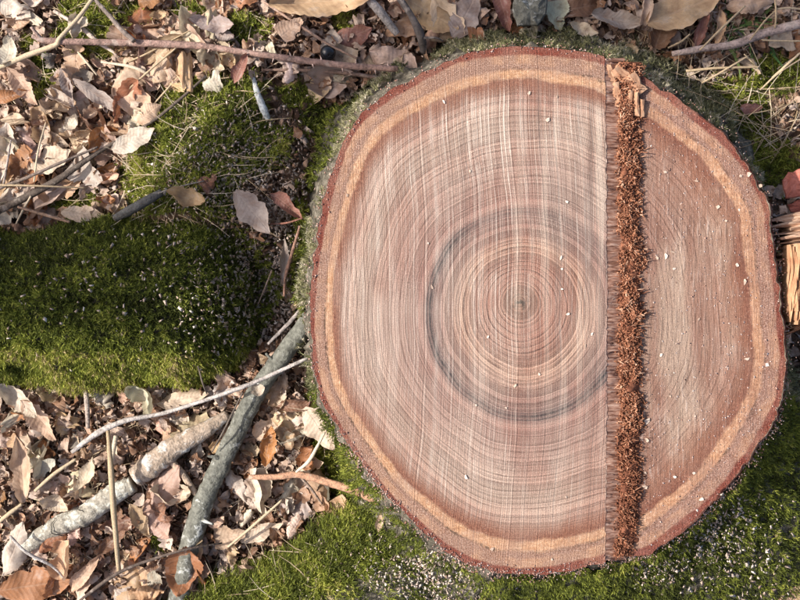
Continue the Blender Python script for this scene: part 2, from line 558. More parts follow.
# ------------------------------------------------------------------ outline of the stump (traced at the height of the cut)
OUT = np.array([(603, 57), (560, 50), (520, 47), (480, 50), (450, 60), (420, 75), (400, 85), (380, 97), (360, 115), (345, 140), (335, 165),
                (328, 187), (322, 215), (316, 250), (312, 280), (310, 310), (311, 340), (313, 365), (318, 390), (328, 412), (340, 431),
                (355, 452), (372, 475), (395, 503), (420, 528), (445, 550), (465, 562), (490, 571), (520, 574), (560, 572), (590, 566),
                (607, 562), (625, 556), (645, 556), (665, 545), (690, 525), (715, 501), (735, 480), (748, 462), (760, 445), (775, 420),
                (783, 400), (786, 375), (787, 350), (785, 330), (783, 305), (779, 280), (776, 255), (773, 225), (771, 205), (763, 190),
                (752, 172), (738, 150), (720, 130), (700, 115), (680, 100), (660, 88), (640, 75), (620, 66)], float)
CEN = np.array([548., 310.])
PITH = np.array([520., 302.])


def polar_table(c, n=1440):
    d = OUT - c
    th = np.arctan2(-d[:, 1], d[:, 0])
    r = np.hypot(d[:, 0], d[:, 1])
    o = np.argsort(th)
    th, r = th[o], r[o]
    g = np.linspace(-np.pi, np.pi, n, endpoint=False)
    rr = np.interp(g, np.r_[th - 2 * np.pi, th, th + 2 * np.pi], np.r_[r, r, r])
    kk = np.exp(-np.linspace(-4, 4, 31) ** 2)
    kk /= kk.sum()
    return g, np.convolve(np.r_[rr[-15:], rr, rr[:15]], kk, 'valid')


TG, RP = polar_table(PITH)
_, RC = polar_table(CEN)
# small irregularities of the edge
RAG = 4.2 * fbm(TG * 30, TG * 0 + 2, 4, 4) + 1.2 * fbm(np.cos(TG) * 4, np.sin(TG) * 4, 8, 2)


def rad_at(tab, th):
    return np.interp(th, np.r_[TG, np.pi], np.r_[tab, tab[0]])


def ring_t(px, py):
    """ring coordinate: circles at the pith, the bark's outline outside"""
    q2 = (np.hypot(px - PITH[0], py - PITH[1]) / 105) ** 2
    bell = q2 * np.exp(1 - q2)
    dx, dy = px - 3 * bell - PITH[0], -(py - 11 * bell - PITH[1])
    th = np.arctan2(dy, dx)
    r = np.hypot(dx, dy)
    R = rad_at(RP, th)
    lo = np.zeros_like(r)
    hi = np.full_like(r, 1.2)
    rm = 250.0
    for _ in range(26):
        m = (lo + hi) / 2
        f = m * (rm * (1 - m) + R * m)
        up = f < r
        lo = np.where(up, m, lo)
        hi = np.where(up, hi, m)
    return (lo + hi) / 2


# the outline with its rag, as columns left/right for each row
_th = TG
OX = CEN[0] + (RC + RAG) * np.cos(_th)
OY = CEN[1] - (RC + RAG) * np.sin(_th)
ymin, ymax = OY.min() + .3, OY.max() - .3


def span(y):
    x0 = OX
    y0 = OY
    x1 = np.roll(OX, -1)
    y1 = np.roll(OY, -1)
    m = (y0 - y) * (y1 - y) < 0
    xs = x0[m] + (x1[m] - x0[m]) * (y - y0[m]) / (y1[m] - y0[m])
    return xs.min(), xs.max()


def edge_x(y):
    return 605 + 2.0 * np.sin((y - 60) / 500 * np.pi) + 1.6 * noise2(y * .12, y * 0 + 3, 2) + 2.4 * noise2(y * .5, y * 0 + 8, 5)


ZN = ZC - 0.010     # the notch face lies lower


def zn(px, py):
    return ZN - 0.000030 * (px - 640) + 0.0012 * fbm(px * .03, py * .03, 3)


stump = bpy.data.objects.new('tree_stump', None)
COL.objects.link(stump)
c0 = P(CEN[0], CEN[1], ZC)
stump['label'] = 'broad freshly sawn tree stump with pinkish growth rings and a torn hinge strip'
stump['category'] = 'tree stump'


def stain_at(px, py):
    a = np.degrees(np.arctan2(-(py - PITH[1]), px - PITH[0])) % 360
    return np.interp(a, [0, 45, 75, 95, 120, 150, 180, 210, 240, 270, 300, 320, 345, 360], [.25, .15, .3, .6, .7, 1, 1.1, 1, .6, .65, .95, 1.1, .6, .25])


def plate(name, mat, xl, xr, zf, ncol, y0, y1, nrow):
    ys = np.linspace(y0, y1, nrow)
    PX = np.zeros((nrow, ncol))
    for i, y in enumerate(ys):
        a, b = xl(y), xr(y)
        PX[i] = np.linspace(a, max(b, a + .3), ncol)
    PY = np.repeat(ys[:, None], ncol, 1)
    Z = zf(PX, PY)
    V = PV(PX, PY, Z).reshape(-1, 3)
    F = grid_faces(nrow, ncol)[:, ::-1]
    me = mesh(name, V, F, True, {'t': ring_t(PX.ravel(), PY.ravel()), 'stain': stain_at(PX.ravel(), PY.ravel())})
    return link(name, me, mat, stump)


plate('back_cut_face', M['cut'], lambda y: span(y)[0], lambda y: min(span(y)[1], edge_x(y)),
      lambda x, y: ZC + .0006 * fbm(x * .02, y * .02, 6), 150, ymin, 562, 260)
spy = [y for y in np.linspace(ymin, ymax, 600) if span(y)[1] > 640]
plate('notch_face', M['notch'], lambda y: 628.0, lambda y: span(y)[1], zn, 90, spy[0], spy[-1], 240)
# remaining lower lip of the back cut below the hinge line is inside the first plate's rows up to 562; close the last millimetres
plate('sapwood_lip', M['cut'], lambda y: span(y)[0], lambda y: min(span(y)[1], edge_x(y)), lambda x, y: ZC + 0 * x, 60, 562, ymax, 14)

def spikes(base, dirs, length, width, rnd, side=3):
    """tapered little prisms"""
    n = len(base)
    d = dirs / np.linalg.norm(dirs, axis=1)[:, None]
    ref = np.where(np.abs(d[:, 2:3]) < .9, np.array([[0, 0, 1.]]), np.array([[1., 0, 0]]))
    s = np.cross(d, ref)
    s /= np.linalg.norm(s, axis=1)[:, None]
    q = np.cross(s, d)
    a0 = rng.random(n) * 6.28
    V = np.zeros((n, side * 2, 3))
    for i in range(side):
        a = a0 + i * 2 * np.pi / side
        o = np.cos(a)[:, None] * s + np.sin(a)[:, None] * q
        V[:, i] = base + o * width[:, None]
        V[:, side + i] = base + d * length[:, None] + o * width[:, None] * .62
    idx = np.arange(n)[:, None] * side * 2
    F = []
    for i in range(side):
        j = (i + 1) % side
        F.append(idx + np.array([[i, j, side + j]]))
        F.append(idx + np.array([[i, side + j, side + i]]))
    F.append(idx + np.array([[side, side + 1, side + 2]]))
    return V.reshape(-1, 3), np.concatenate(F), np.repeat(rnd, side * 2)


# torn wall from the plate's edge down to the hinge
ys = np.linspace(58, 560, 620)
nc = 12
E = edge_x(ys)
u = np.linspace(0, 1, nc)
W = 21 + 5 * fbm(ys * .05, ys * 0, 11, 2)
PX = E[:, None] + u[None] * W[:, None]
PY = np.repeat(ys[:, None], nc, 1) + 1.5 * fbm(u[None] * 3 + 0 * ys[:, None], ys[:, None] * .1, 15, 2)
st = noise2(ys[:, None] * .55, u[None] * .8, 21) + .7 * noise2(ys[:, None] * .17, u[None] * .8, 22) + .5 * noise2(ys[:, None] * 1.1, u[None] * 1.5, 23)
Z = ZC - 0.0004 - 0.0105 * u[None] ** 1.0 + 0.0036 * st * np.minimum(1, u[None] * 3)
link('torn_wall', mesh('torn_wall', PV(PX, PY, Z).reshape(-1, 3), grid_faces(620, nc)[:, ::-1]), M['torn'], stump)

n = 1500
fy = rng.uniform(60, 560, n)
fu = rng.random(n) ** 1.2
clump = noise2(fy * .35, fy * 0 + 4, 71)
base = PV(edge_x(fy) + fu * 15 - 1, fy, ZC - .0012 - .0085 * fu)
dirs = np.stack([np.full(n, 1.0), rng.normal(0, .22, n), rng.normal(-.42, .12, n)], -1)
V, F, rr = spikes(base, dirs, rng.uniform(.003, .009, n), rng.uniform(.0003, .0008, n), np.clip(rng.beta(2, 2, n) + .5 * clump, 0, 1))
link('wall_fibres', mesh('wall_fibres', V, F, False, {'rnd': rr}), M['wallfibre'], [o for o in stump.children if o.name == 'torn_wall'][0], kind='stuff')

# the hinge: a low rough ridge and its torn fibres
ys = np.linspace(62, 556, 420)
xs = np.linspace(0, 1, 18)
L = 614 + 6 * fbm(ys * .06, ys * 0, 31, 2)
R_ = 642 + 4 * fbm(ys * .1, ys * 0, 32, 2)
PX = L[:, None] + xs[None] * (R_ - L)[:, None]
PY = np.repeat(ys[:, None], 18, 1)
prof = np.sin(np.pi * np.clip(xs, 0, 1)) ** .5
Zr = ZN - .004 + prof[None] * (.007 + .010 * fbm(PX * .12, PY * .12, 33, 3))
hv = PV(PX, PY, Zr).reshape(-1, 3)
link('hinge_ridge', mesh('hinge_ridge', hv, grid_faces(420, 18)[:, ::-1], True, {'rnd': np.clip(.3 + .5 * fbm(PX * .3, PY * .3, 35, 2).ravel(), 0, 1)}), M['fluff'], stump)


n = 10000
fy = rng.uniform(64, 556, n)
fx = np.clip(rng.normal(.55, .28, n), .02, .98)
px = 613.5 + 6 * fbm(fy * .06, fy * 0, 31, 2) + fx * (29 - 8 * np.clip((fy - 470) / 80, 0, 1)) + 1.2 * rng.normal(size=n)
pr = np.sin(np.pi * fx) ** .5
bz = ZN - .004 + pr * .008
base = PV(px, fy, bz)
long_ = rng.random(n) < .12
tl = np.where(long_, 1.5, .5)
dirs = np.stack([rng.normal(.05, 1, n) * tl, rng.normal(0, .7, n) * tl, np.full(n, 1.0)], -1)
bz_ = fbm(px * .14, fy * .14, 37, 3)
base[:, 2] += .006 * bz_
V, F, rr = spikes(base, dirs, rng.uniform(.0015, .0055, n) * np.where(long_, 2.0, 1), rng.uniform(.0006, .0014, n) * np.where(long_, .6, 1), np.clip(rng.beta(2.2, 2.6, n) + .15 * long_ + .35 * bz_ - .12 * (fy > 430), 0, 1))
link('torn_fibres', mesh('torn_fibres', V, F, False, {'rnd': rr}), M['fluff'], [o for o in stump.children if o.name == 'hinge_ridge'][0], kind='stuff')


def splinter_mesh(l, w, h, seed):
    r = np.random.default_rng(seed)
    nx, ns = 6, 7
    V = []
    for i in range(nx):
        f = i / (nx - 1)
        for j in range(ns):
            a = j / ns * 2 * np.pi
            ww = w * (.55 + .75 * r.random()) * (1 - .25 * f)
            V.append((np.cos(a) * ww / 2, l * (f - .5) + (r.random() - .5) * l * .14 * (i in (0, nx - 1)), np.sin(a) * h / 2 * (.8 + .4 * r.random())))
    Fl = [tuple(q) for q in grid_faces(nx, ns, True)] + [tuple(range(ns - 1, -1, -1)), tuple((nx - 1) * ns + j for j in range(ns))]
    return np.array(V), Fl


for i, (x, y, l, w, a) in enumerate([(616, 95, 24, 15, 5), (629, 101, 20, 8, -6), (636, 104, 22, 7, 4), (642, 108, 17, 6, -2), (622, 76, 24, 17, 52), (635, 84, 22, 18, 38), (610, 78, 26, 13, 10)]):
    V, Fl = splinter_mesh(l / 1000, w / 1000, .010, 40 + i)
    o = link('splinter', mesh('splinter', V, Fl, False), M['splinter'], [o for o in stump.children if o.name == 'hinge_ridge'][0])
    o.location = P(x, y, ZN + .002 + .001 * (i % 3))
    o.rotation_euler = (math.radians(12), math.radians(8 * (i % 3 - 1)), math.radians(a))

# ------------------------------------------------------------------ bark and root flare
FL = [(-180, .024), (-165, .024), (-155, .03), (-145, .04), (-136, .07), (-127, .10), (-116, .17), (-100, .17), (-85, .16), (-70, .17), (-58, .24),
      (-45, .30), (-34, .27), (-24, .20), (-14, .09), (-5, .03), (10, .03), (22, .05), (35, .085), (48, .10), (60, .10), (75, .085), (90, .075), (105, .07),
      (120, .06), (135, .06), (150, .05), (165, .03), (180, .024)]
FT = np.interp(np.degrees(TG), [a for a, _ in FL], [b for _, b in FL])


def flare_at(th):
    return rad_at(FT, th)


cx, cy = c0[0], c0[1]
SK = 1.0 / 1000.0


def skirt(th, s):
    zt = np.where(np.cos(th) * rad_at(RC, th) + CEN[0] > 612, ZN - .0005, ZC - .0005)
    # below the notch the bark ends lower
    R = (rad_at(RC, th) + rad_at(RAG, th)) * SK * np.where(zt < ZC - .01, (HC - zt) / DC, 1.0)
    f = flare_at(th)
    bump_ = (.009 * fbm(np.cos(th) * 9 + s * 2, np.sin(th) * 9 + s * 2, 41, 3) + .010 * fbm(th * 22, s * 5, 45, 3)) * np.minimum(1, s * 8)
    r = R + f * s ** 1.6 + bump_ + .003 * np.minimum(1, s * 10)
    z = zt - (zt + .02) * s ** .9
    return cx + r * np.cos(th), cy + r * np.sin(th), z


NTH, NS = 640, 34
thg = np.linspace(-np.pi, np.pi, NTH, endpoint=False)
S, T = np.meshgrid(np.linspace(0, 1, NS), thg, indexing='ij')
X, Y, Z = skirt(T, S)
link('bark', mesh('bark', np.stack([X, Y, Z], -1).reshape(-1, 3), grid_faces(NS, NTH, True)[:, ::-1], True), M['bark'], stump)
BARK = [o for o in stump.children if o.name == 'bark'][0]

# ------------------------------------------------------------------ ground
gx, gy = P(192, 160, .03)[:2]
LOG_Y0 = P(0, 305, .05)[1]


def ground_h(x, y):
    h = .012 * fbm(x * 9, y * 9, 51, 3) + .006 * fbm(x * 40, y * 40, 55, 2)
    def mound(px, py, rx, ry, hh, rot=0):
        a, b = P(px, py, 0)[:2]
        dx, dy = x - a, y - b
        c, s = math.cos(rot), math.sin(rot)
        ux, uy = c * dx + s * dy, -s * dx + c * dy
        return hh * np.exp(-(ux / rx) ** 2 - (uy / ry) ** 2)
    h = h + mound(195, 175, .075, .11, .055, -.35)
    h = h + mound(285, 180, .06, .16, .02)
    h = h + mound(90, 20, .10, .06, .02) + mound(245, 30, .05, .04, .02)
    return h


def flare_h(x, y):
    """height of the bark surface, -1 outside it"""
    th = np.arctan2(y - cy, x - cx)
    r = np.hypot(x - cx, y - cy)
    R = rad_at(RC, th) * SK
    f = flare_at(th)
    uu = np.clip((r - R) / f, 0, 1)
    s = uu ** (1 / 1.6)
    z = ZC - (ZC + .02) * s ** .9
    return np.where(uu >= 1, -1, np.where(r < R, ZC, z))


RA, RB = P(415, 545, .05), P(205, 656, .0)
RDIR = (RB - RA)[:2] / np.linalg.norm((RB - RA)[:2])
RLEN = float(np.linalg.norm((RB - RA)[:2]))


def root_h(x, y):
    """the long root that runs to the lower left"""
    dx, dy = x - RA[0], y - RA[1]
    u_ = (dx * RDIR[0] + dy * RDIR[1]) / RLEN
    v_ = (-dx * RDIR[1] + dy * RDIR[0]) / (.068 + .008 * np.sin(u_ * 9))
    hh_ = .085 - .05 * np.clip(u_, -.2, 1.3)
    return np.where((np.abs(v_) < 1) & (u_ > -.3) & (u_ < 1.4), hh_ * (1 - v_ * v_) ** .6 + 0 * x, -1)


def log_section(x):
    """centre y, half width, height of the mossy log at x"""
    f = np.clip((x - (-.9)) / (P(262, 0, .03)[0] + .9), 0, 1)
    yc = P(0, 306, .05)[1] - .012 * np.sin(x * 7) - .004
    hw = .094 + .006 * np.sin(x * 19 + 1) + .004 * np.sin(x * 47)
    e = np.clip((P(257, 0, .02)[0] - x) / .10, 0, 1)
    e = np.sqrt(np.clip(1 - (1 - e) ** 2, 0, 1))
    return yc, hw * (.55 + .45 * e), .118 * e


def log_h(x, y):
    yc, hw, hh = log_section(x)
    d = (y - yc) / hw
    return np.where((np.abs(d) < 1) & (x < P(257, 0, .02)[0]), hh * np.clip(1 - d * d, 0, 1) ** .72, -1)


def surf(x, y):
    return np.maximum(np.maximum(np.maximum(ground_h(x, y), flare_h(x, y)), log_h(x, y)), root_h(x, y))


dense = np.arange(-1.3, 1.3001, .009)
ext = 1.3 + np.cumsum(.012 * 1.22 ** np.arange(36))
xs = np.r_[-ext[::-1], dense, ext]
GX, GY = np.meshgrid(xs, xs)
GZ = ground_h(GX, GY)
me = mesh('ground', np.stack([GX, GY, GZ], -1).reshape(-1, 3), grid_faces(len(xs), len(xs)))
link('ground', me, M['soil'], kind='structure', label='dark forest soil under the leaf litter')

# ------------------------------------------------------------------ the mossy log
log = bpy.data.objects.new('mossy_log', None)
COL.objects.link(log)
log['label'] = 'thick log wholly covered in dark green moss, left of the stump'
log['category'] = 'log'
lx = np.linspace(-1.15, P(256, 0, .02)[0], 150)
la = np.linspace(-.45, np.pi + .45, 30)
LX, LA = np.meshgrid(lx, la, indexing='ij')
yc, hw, hh = log_section(LX)
w = 1 + .05 * fbm(LX * 25, LA * 2, 61, 3)
V = np.stack([LX, yc + hw * np.cos(LA) * w, hh * np.sign(np.sin(LA)) * np.abs(np.sin(LA)) ** 1.44 * w - .008], -1).reshape(-1, 3)
link('log_bark', mesh('log_bark', V, grid_faces(150, 30)), M['bark'], log)


# ------------------------------------------------------------------ moss shoots
def moss_mesh(name, pts, nrm, length, leaves, leaf_len, leaf_w, rnd, lean=None, spread=.5):
    n = len(pts)
    d = nrm + rng.normal(0, spread, (n, 3))
    if lean is not None:
        d = d + np.asarray(lean)
    d[:, 2] = np.maximum(d[:, 2], .05)
    d /= np.linalg.norm(d, axis=1)[:, None]
    ref = np.array([[.3, .2, .93]])
    s = np.cross(d, ref) + 1e-6
    s /= np.linalg.norm(s, axis=1)[:, None]
    q = np.cross(s, d)
    Vs = np.zeros((n, leaves, 3, 3))
    a0 = rng.random(n) * 6.28
    for i in range(leaves):
        f = (i + .6) / leaves
        a = a0 + i * 2.4 + rng.normal(0, .3, n)
        o = np.cos(a)[:, None] * s + np.sin(a)[:, None] * q
        tn = -np.sin(a)[:, None] * s + np.cos(a)[:, None] * q
        b = pts + d * (length * f)[:, None]
        ll = (leaf_len * (1.15 - .45 * f) * rng.uniform(.7, 1.3, n))[:, None]
        Vs[:, i, 0] = b - d * ll * .35 + tn * leaf_w
        Vs[:, i, 1] = b - d * ll * .35 - tn * leaf_w
        Vs[:, i, 2] = b + (o * .75 + d * .65) * ll
    V = Vs.reshape(-1, 3)
    F = np.arange(len(V)).reshape(-1, 3)
    return mesh(name, V, F, False, {'rnd': np.repeat(np.clip(rnd, 0, 1), leaves * 3)})


def normals_of(fn, x, y, e=.003):
    z = fn(x, y)
    zx = (fn(x + e, y) - fn(x - e, y)) / (2 * e)
    zy = (fn(x, y + e) - fn(x, y - e)) / (2 * e)
    nn = np.stack([-zx, -zy, np.ones_like(zx)], -1)
    nn = np.clip(nn, -4, 4)
    return z, nn / np.linalg.norm(nn, axis=1)[:, None]


# on the log
n = 32000
x = rng.uniform(-.62, P(255, 0, .02)[0], n)
a = rng.uniform(.02, np.pi - .02, n)
yc, hw, hh = log_section(x)
pts = np.stack([x, yc + hw * np.cos(a), hh * np.sin(a) ** 1.44], -1)
nrm = np.stack([0 * x, np.cos(a) * .9, np.sin(a)], -1)
tuft = fbm(pts[:, 0] * 45, pts[:, 1] * 70, 71, 3)
keep = tuft > -.62
pts, nrm, tuft = pts[keep], nrm[keep], tuft[keep]
pts += nrm * (tuft[:, None] * .010)
lowf = fbm(pts[:, 0] * 14, pts[:, 1] * 22, 79, 2)
me = moss_mesh('log_moss', pts, nrm, .005 + .008 * rng.random(len(pts)) ** 2, 6, .0045, .0007, .30 + .40 * tuft + .35 * lowf + rng.normal(0, .2, len(pts)) + .22 * (pts[:, 1] < yc.mean() - .045), (.0, -.15, 0), .6)  # lower strip of the log lighter: sunlight painted into the moss colour
link('moss_cover', me, M['moss'], log.children[0], kind='stuff')

# on the ground: patches
x = rng.uniform(-.52, .52, 150000)
y = rng.uniform(-.40, .40, 150000)
qx, qy = pix(x, y, .02)


def patch_mask(qx, qy):
    def bl(px, py, rx, ry, rot=0):
        c, s = math.cos(rot), math.sin(rot)
        dx, dy = qx - px, qy - py
        return 1 - ((c * dx + s * dy) / rx) ** 2 - ((-s * dx + c * dy) / ry) ** 2
    m = bl(188, 168, 66, 96, .42) * 1.6
    for b in (bl(232, 102, 44, 30), bl(255, 145, 40, 34), bl(262, 290, 20, 40), bl(88, 24, 34, 40), bl(135, 12, 24, 16), bl(247, 30, 30, 18), bl(40, 78, 14, 26), bl(72, 198, 32, 14), bl(297, 92, 30, 16), bl(320, 120, 22, 18),
              bl(345, 20, 14, 12), bl(230, 265, 46, 42), bl(235, 320, 30, 40), bl(155, 540, 8, 14), bl(300, 250, 12, 60), bl(740, 110, 46, 40), bl(775, 160, 30, 30),
              bl(780, 70, 30, 26), bl(350, 480, 22, 26), bl(330, 460, 18, 34), bl(30, 40, 14, 10), bl(190, 12, 20, 12)):
        m = np.maximum(m, b)
    return m


pm = patch_mask(qx, qy) + .9 * fbm(x * 38, y * 38, 75, 3)
keep = (pm > .12) & (flare_h(x, y) < 0) & (log_h(x, y) < 0) & (root_h(x, y) < 0)
x, y = x[keep], y[keep]
z, nrm = normals_of(ground_h, x, y)
tuft = fbm(x * 60, y * 60, 77, 3)
pts = np.stack([x, y, z + .010 * tuft + .003], -1)
qx, qy = pix(x, y, z)
me = moss_mesh('moss', pts, nrm, .005 + .010 * rng.random(len(x)) ** 2, 6, .0052, .0007, .46 + .3 * fbm(x * 16, y * 16, 80, 2) + .4 * tuft + rng.normal(0, .16, len(x)) + np.where(qx < 150, .15, 0), None, .5)  # patches at the left lightened, a sunlit tone put into their colour
link('moss', me, M['moss'], kind='stuff', label='green moss cushions growing in patches on the forest floor', cat='moss')

# on the stump's bark and root flares
n = 84000
th = rng.uniform(-np.pi, np.pi, n)
wgt = flare_at(th)
keep = rng.random(n) < np.clip(wgt / .24, .22, 1)
th = th[keep]
s = rng.uniform(.03, .98, len(th)) ** .75
X, Y, Z = skirt(th, s)
qx, qy = pix(X, Y, Z)
keep = (qx > -20) & (qx < 820) & (qy > -20) & (qy < 625)
dead = fbm(X * 16, Y * 16, 83, 3)
# bare or sawdust-covered parts at the foot below the left cut
keep &= ~((np.degrees(th) < -100) & (np.degrees(th) > -132) & (dead > -.28) & (s < .80) & (s > .05) & (rng.random(len(th)) < .72))
keep &= fbm(X * 26, Y * 26, 85, 3) > np.where((np.degrees(th) > 20) | (np.degrees(th) < -150), -.14, -.6)
th, s, X, Y, Z, dead = th[keep], s[keep], X[keep], Y[keep], Z[keep], dead[keep]
e = .004
X1, Y1, Z1 = skirt(th, s + e)
X2, Y2, Z2 = skirt(th + e, s)
d1 = np.stack([X1 - X, Y1 - Y, Z1 - Z], -1)
d2 = np.stack([X2 - X, Y2 - Y, Z2 - Z], -1)
nn = np.cross(d1, d2)
nn /= np.linalg.norm(nn, axis=1)[:, None] + 1e-9
nn *= np.sign(nn[:, 2:3] + 1e-6)
deg = np.degrees(th)
grey = ((deg > 25) & (deg < 130)) | ((deg > 130) & (s < .5)) | (deg < -160) | ((deg > -20) & (deg < 25))
tuft = fbm(X * 60, Y * 60, 87, 3)
hair = deg > 999
for nm, sel, mt, ll, lv, lf, ln, off in (('bark_moss', ~grey, 'moss', .007, 6, .0042, None, .25), ('grey_bark_moss', grey, 'greymoss', .0045, 6, .0042, None, .40)):
    pts = np.stack([X, Y, Z], -1)[sel] + nn[sel] * (.007 * tuft[sel][:, None] + .003)
    k_ = len(pts)
    me = moss_mesh(nm, pts, nn[sel], ll * (.5 + 1.1 * rng.random(k_) ** 2), lv, lf, .0007, off + .45 * tuft[sel] + .35 * dead[sel] + rng.normal(0, .2, k_), ln, .6)
    link(nm, me, M[mt], [o for o in stump.children if o.name == 'bark'][0], kind='stuff')

# the long root and the hair moss on it
ru = np.linspace(-.28, 1.38, 50)
rv = np.linspace(-1, 1, 19)
RU, RV = np.meshgrid(ru, rv, indexing='ij')
RW = (.068 + .008 * np.sin(RU * 9)) * RV * .998
rx_ = RA[0] + RU * RLEN * RDIR[0] - RW * RDIR[1]
ry_ = RA[1] + RU * RLEN * RDIR[1] + RW * RDIR[0]
rz_ = np.maximum(root_h(rx_, ry_), 0) - .02 * (np.abs(RV) > .99)
link('root', mesh('root', np.stack([rx_, ry_, rz_], -1).reshape(-1, 3), grid_faces(50, 19)), M['bark'], stump)
n = 15000
u_ = rng.uniform(-.25, 1.3, n)
v_ = rng.uniform(-.98, .98, n)
w_ = (.068 + .008 * np.sin(u_ * 9)) * v_
x = RA[0] + u_ * RLEN * RDIR[0] - w_ * RDIR[1]
y = RA[1] + u_ * RLEN * RDIR[1] + w_ * RDIR[0]
z, nrm = normals_of(root_h, x, y)
tuft = fbm(x * 50, y * 50, 93, 3)
# the flank next to the stump is bare and strewn with sawdust
bare = (u_ < .45) & (v_ > -.05)
keep = (z > 0) & (tuft > -.45) & ~(bare & (rng.random(n) < .8))
x, y, z, nrm, tuft = x[keep], y[keep], z[keep], nrm[keep], tuft[keep]
me = moss_mesh('long_moss', np.stack([x, y, z + .003 * tuft], -1), nrm, .012 + .009 * rng.random(len(x)), 7, .0062, .0006, .36 + .45 * tuft + rng.normal(0, .17, len(x)), (.5, .45, 0), .4)
link('long_moss', me, M['moss'], [o for o in stump.children if o.name == 'root'][0], kind='stuff')


# ------------------------------------------------------------------ sawdust and crumbs (uncountable)
def flakes(pts, size, rnd, tilt=.5, asp=(.22, .7), thick=.05):
    n = len(pts)
    a = rng.random(n) * 6.28
    u = np.stack([np.cos(a), np.sin(a), rng.normal(0, tilt, n)], -1)
    v = np.stack([-np.sin(a), np.cos(a), rng.normal(0, tilt, n)], -1)
    w = np.cross(u, v)
    w /= np.linalg.norm(w, axis=1)[:, None]
    v = v * rng.uniform(*asp, n)[:, None]
    sz = (size / 2)[:, None]
    j = lambda: 1 + rng.normal(0, .22, (n, 1))
    top = [pts + sz * (u * j() + v * j()), pts + sz * (-u * j() + v * j()), pts + sz * (-u * j() - v * j()), pts + sz * (u * j() - v * j())]
    lowp = pts - w * sz * thick * 2
    V = np.stack(top + [lowp], 1).reshape(-1, 3)
    b = np.arange(n)[:, None] * 5
    F = np.concatenate([b + np.array([f]) for f in ((0, 1, 2), (0, 2, 3), (1, 0, 4), (2, 1, 4), (3, 2, 4), (0, 3, 4))])
    return V, F, np.repeat(np.clip(rnd, 0, 1), 5)


# on the rim of the cut
n = 4200
th = rng.uniform(-np.pi, np.pi, n)
dg = np.degrees(th)
prob = np.where((dg < -20) & (dg > -150), 1, .35)
th = th[rng.random(n) < prob]
off = rng.normal(1.0, 3.4, len(th))
R = rad_at(RC, th) + rad_at(RAG, th)
px = CEN[0] + (R + off) * np.cos(th)
py = CEN[1] - (R + off) * np.sin(th)
zz = np.where(px > 612, ZN - .0045, ZC) - np.maximum(off, 0) * .0012 + .0006
V, F, rr = flakes(PV(px, py, zz), rng.uniform(.0008, .0024, len(th)), rng.beta(2, 2, len(th)), .3)
link('rim_sawdust', mesh('rim_sawdust', V, F, False, {'rnd': rr}), M['rimdust'], stump, kind='stuff')
# on the notch face
n = 1500
px = rng.uniform(644, 785, n)
py = rng.uniform(80, 550, n)
ok = np.array([span(b)[0] < a < span(b)[1] - 3 for a, b in zip(px, py)])
px, py = px[ok], py[ok]
V, F, rr = flakes(PV(px, py, zn(px, py) + .0001), rng.uniform(.0007, .0022, len(px)) * np.where(rng.random(len(px)) < .06, 1.6, 1), rng.beta(3, 1.6, len(px)), .1)
link('notch_sawdust', mesh('notch_sawdust', V, F, False, {'rnd': rr}), M['rimdust'], stump, kind='stuff')

# sawdust lying on moss and ground around the stump
def dust_cloud(px, py, sx, sy, n, lo, hi):
    a = rng.normal(px, sx, n)
    b = rng.normal(py, sy, n)
    z0 = .05
    x, y, _ = PV(a, b, np.full(n, z0)).T
    z = surf(x, y)
    x, y, _ = PV(a, b, z).T
    z = surf(x, y)
    r = np.hypot(x - cx, y - cy)
    ok = r > rad_at(RC, np.arctan2(y - cy, x - cx)) * SK + .004
    return np.stack([x, y, z + .008 + .004 * rng.random(n)], -1)[ok], rng.uniform(lo, hi, ok.sum())


pp, ss = [], []
for args in ((225, 195, 26, 38, 420, .002, .006), (262, 150, 24, 26, 420, .0018, .005), (272, 230, 20, 50, 520, .0018, .0048), (190, 160, 30, 40, 160, .002, .005), (285, 265, 16, 60, 700, .002, .006), (250, 300, 18, 40, 300, .002, .006), (150, 200, 40, 40, 120, .002, .005),
             (425, 562, 28, 22, 800, .0016, .0048), (470, 588, 36, 12, 220, .0016, .0042), (120, 290, 90, 45, 230, .002, .0055), (215, 290, 30, 40, 160, .002, .005), (640, 565, 30, 12, 260, .0015, .0045), (705, 525, 28, 22, 500, .0015, .004), (740, 560, 30, 25, 160, .002, .006),
             (320, 480, 30, 30, 120, .002, .005), (560, 38, 90, 10, 220, .0015, .004), (700, 90, 30, 16, 120, .0015, .004), (360, 560, 40, 22, 90, .002, .006)):
    a, b = dust_cloud(*args)
    pp.append(a)
    ss.append(b)
pts = np.concatenate(pp)
V, F, rr = flakes(pts, np.concatenate(ss), rng.beta(2, 1.5, len(pts)), .45)
link('sawdust', mesh('sawdust', V, F, False, {'rnd': rr}), M['dust'], kind='stuff', label='pale coarse sawdust strewn over the moss around the stump', cat='sawdust')

# crumbs of the litter
n = 42000
x = np.concatenate([rng.uniform(-.54, .54, 30000), rng.normal(0, .9, 12000)])
y = np.concatenate([rng.uniform(-.42, .42, 30000), rng.normal(0, .8, 12000)])
qx, qy = pix(x, y, .02)
keep = (flare_h(x, y) < 0) & (log_h(x, y) < 0) & (root_h(x, y) < 0) & (patch_mask(qx, qy) < .25)
x, y = x[keep], y[keep]
z = ground_h(x, y) + .002 + .010 * rng.random(len(x))
V, F, rr = flakes(np.stack([x, y, z], -1), rng.uniform(.003, .016, len(x)) * rng.uniform(.5, 1, len(x)), rng.beta(1.6, 1.4, len(x)), .6, (.12, .6), .015)
link('litter_crumbs', mesh('litter_crumbs', V, F, False, {'rnd': rr}), M['crumb'], kind='stuff', label='crumbled brown leaf bits covering the forest floor', cat='leaf litter')


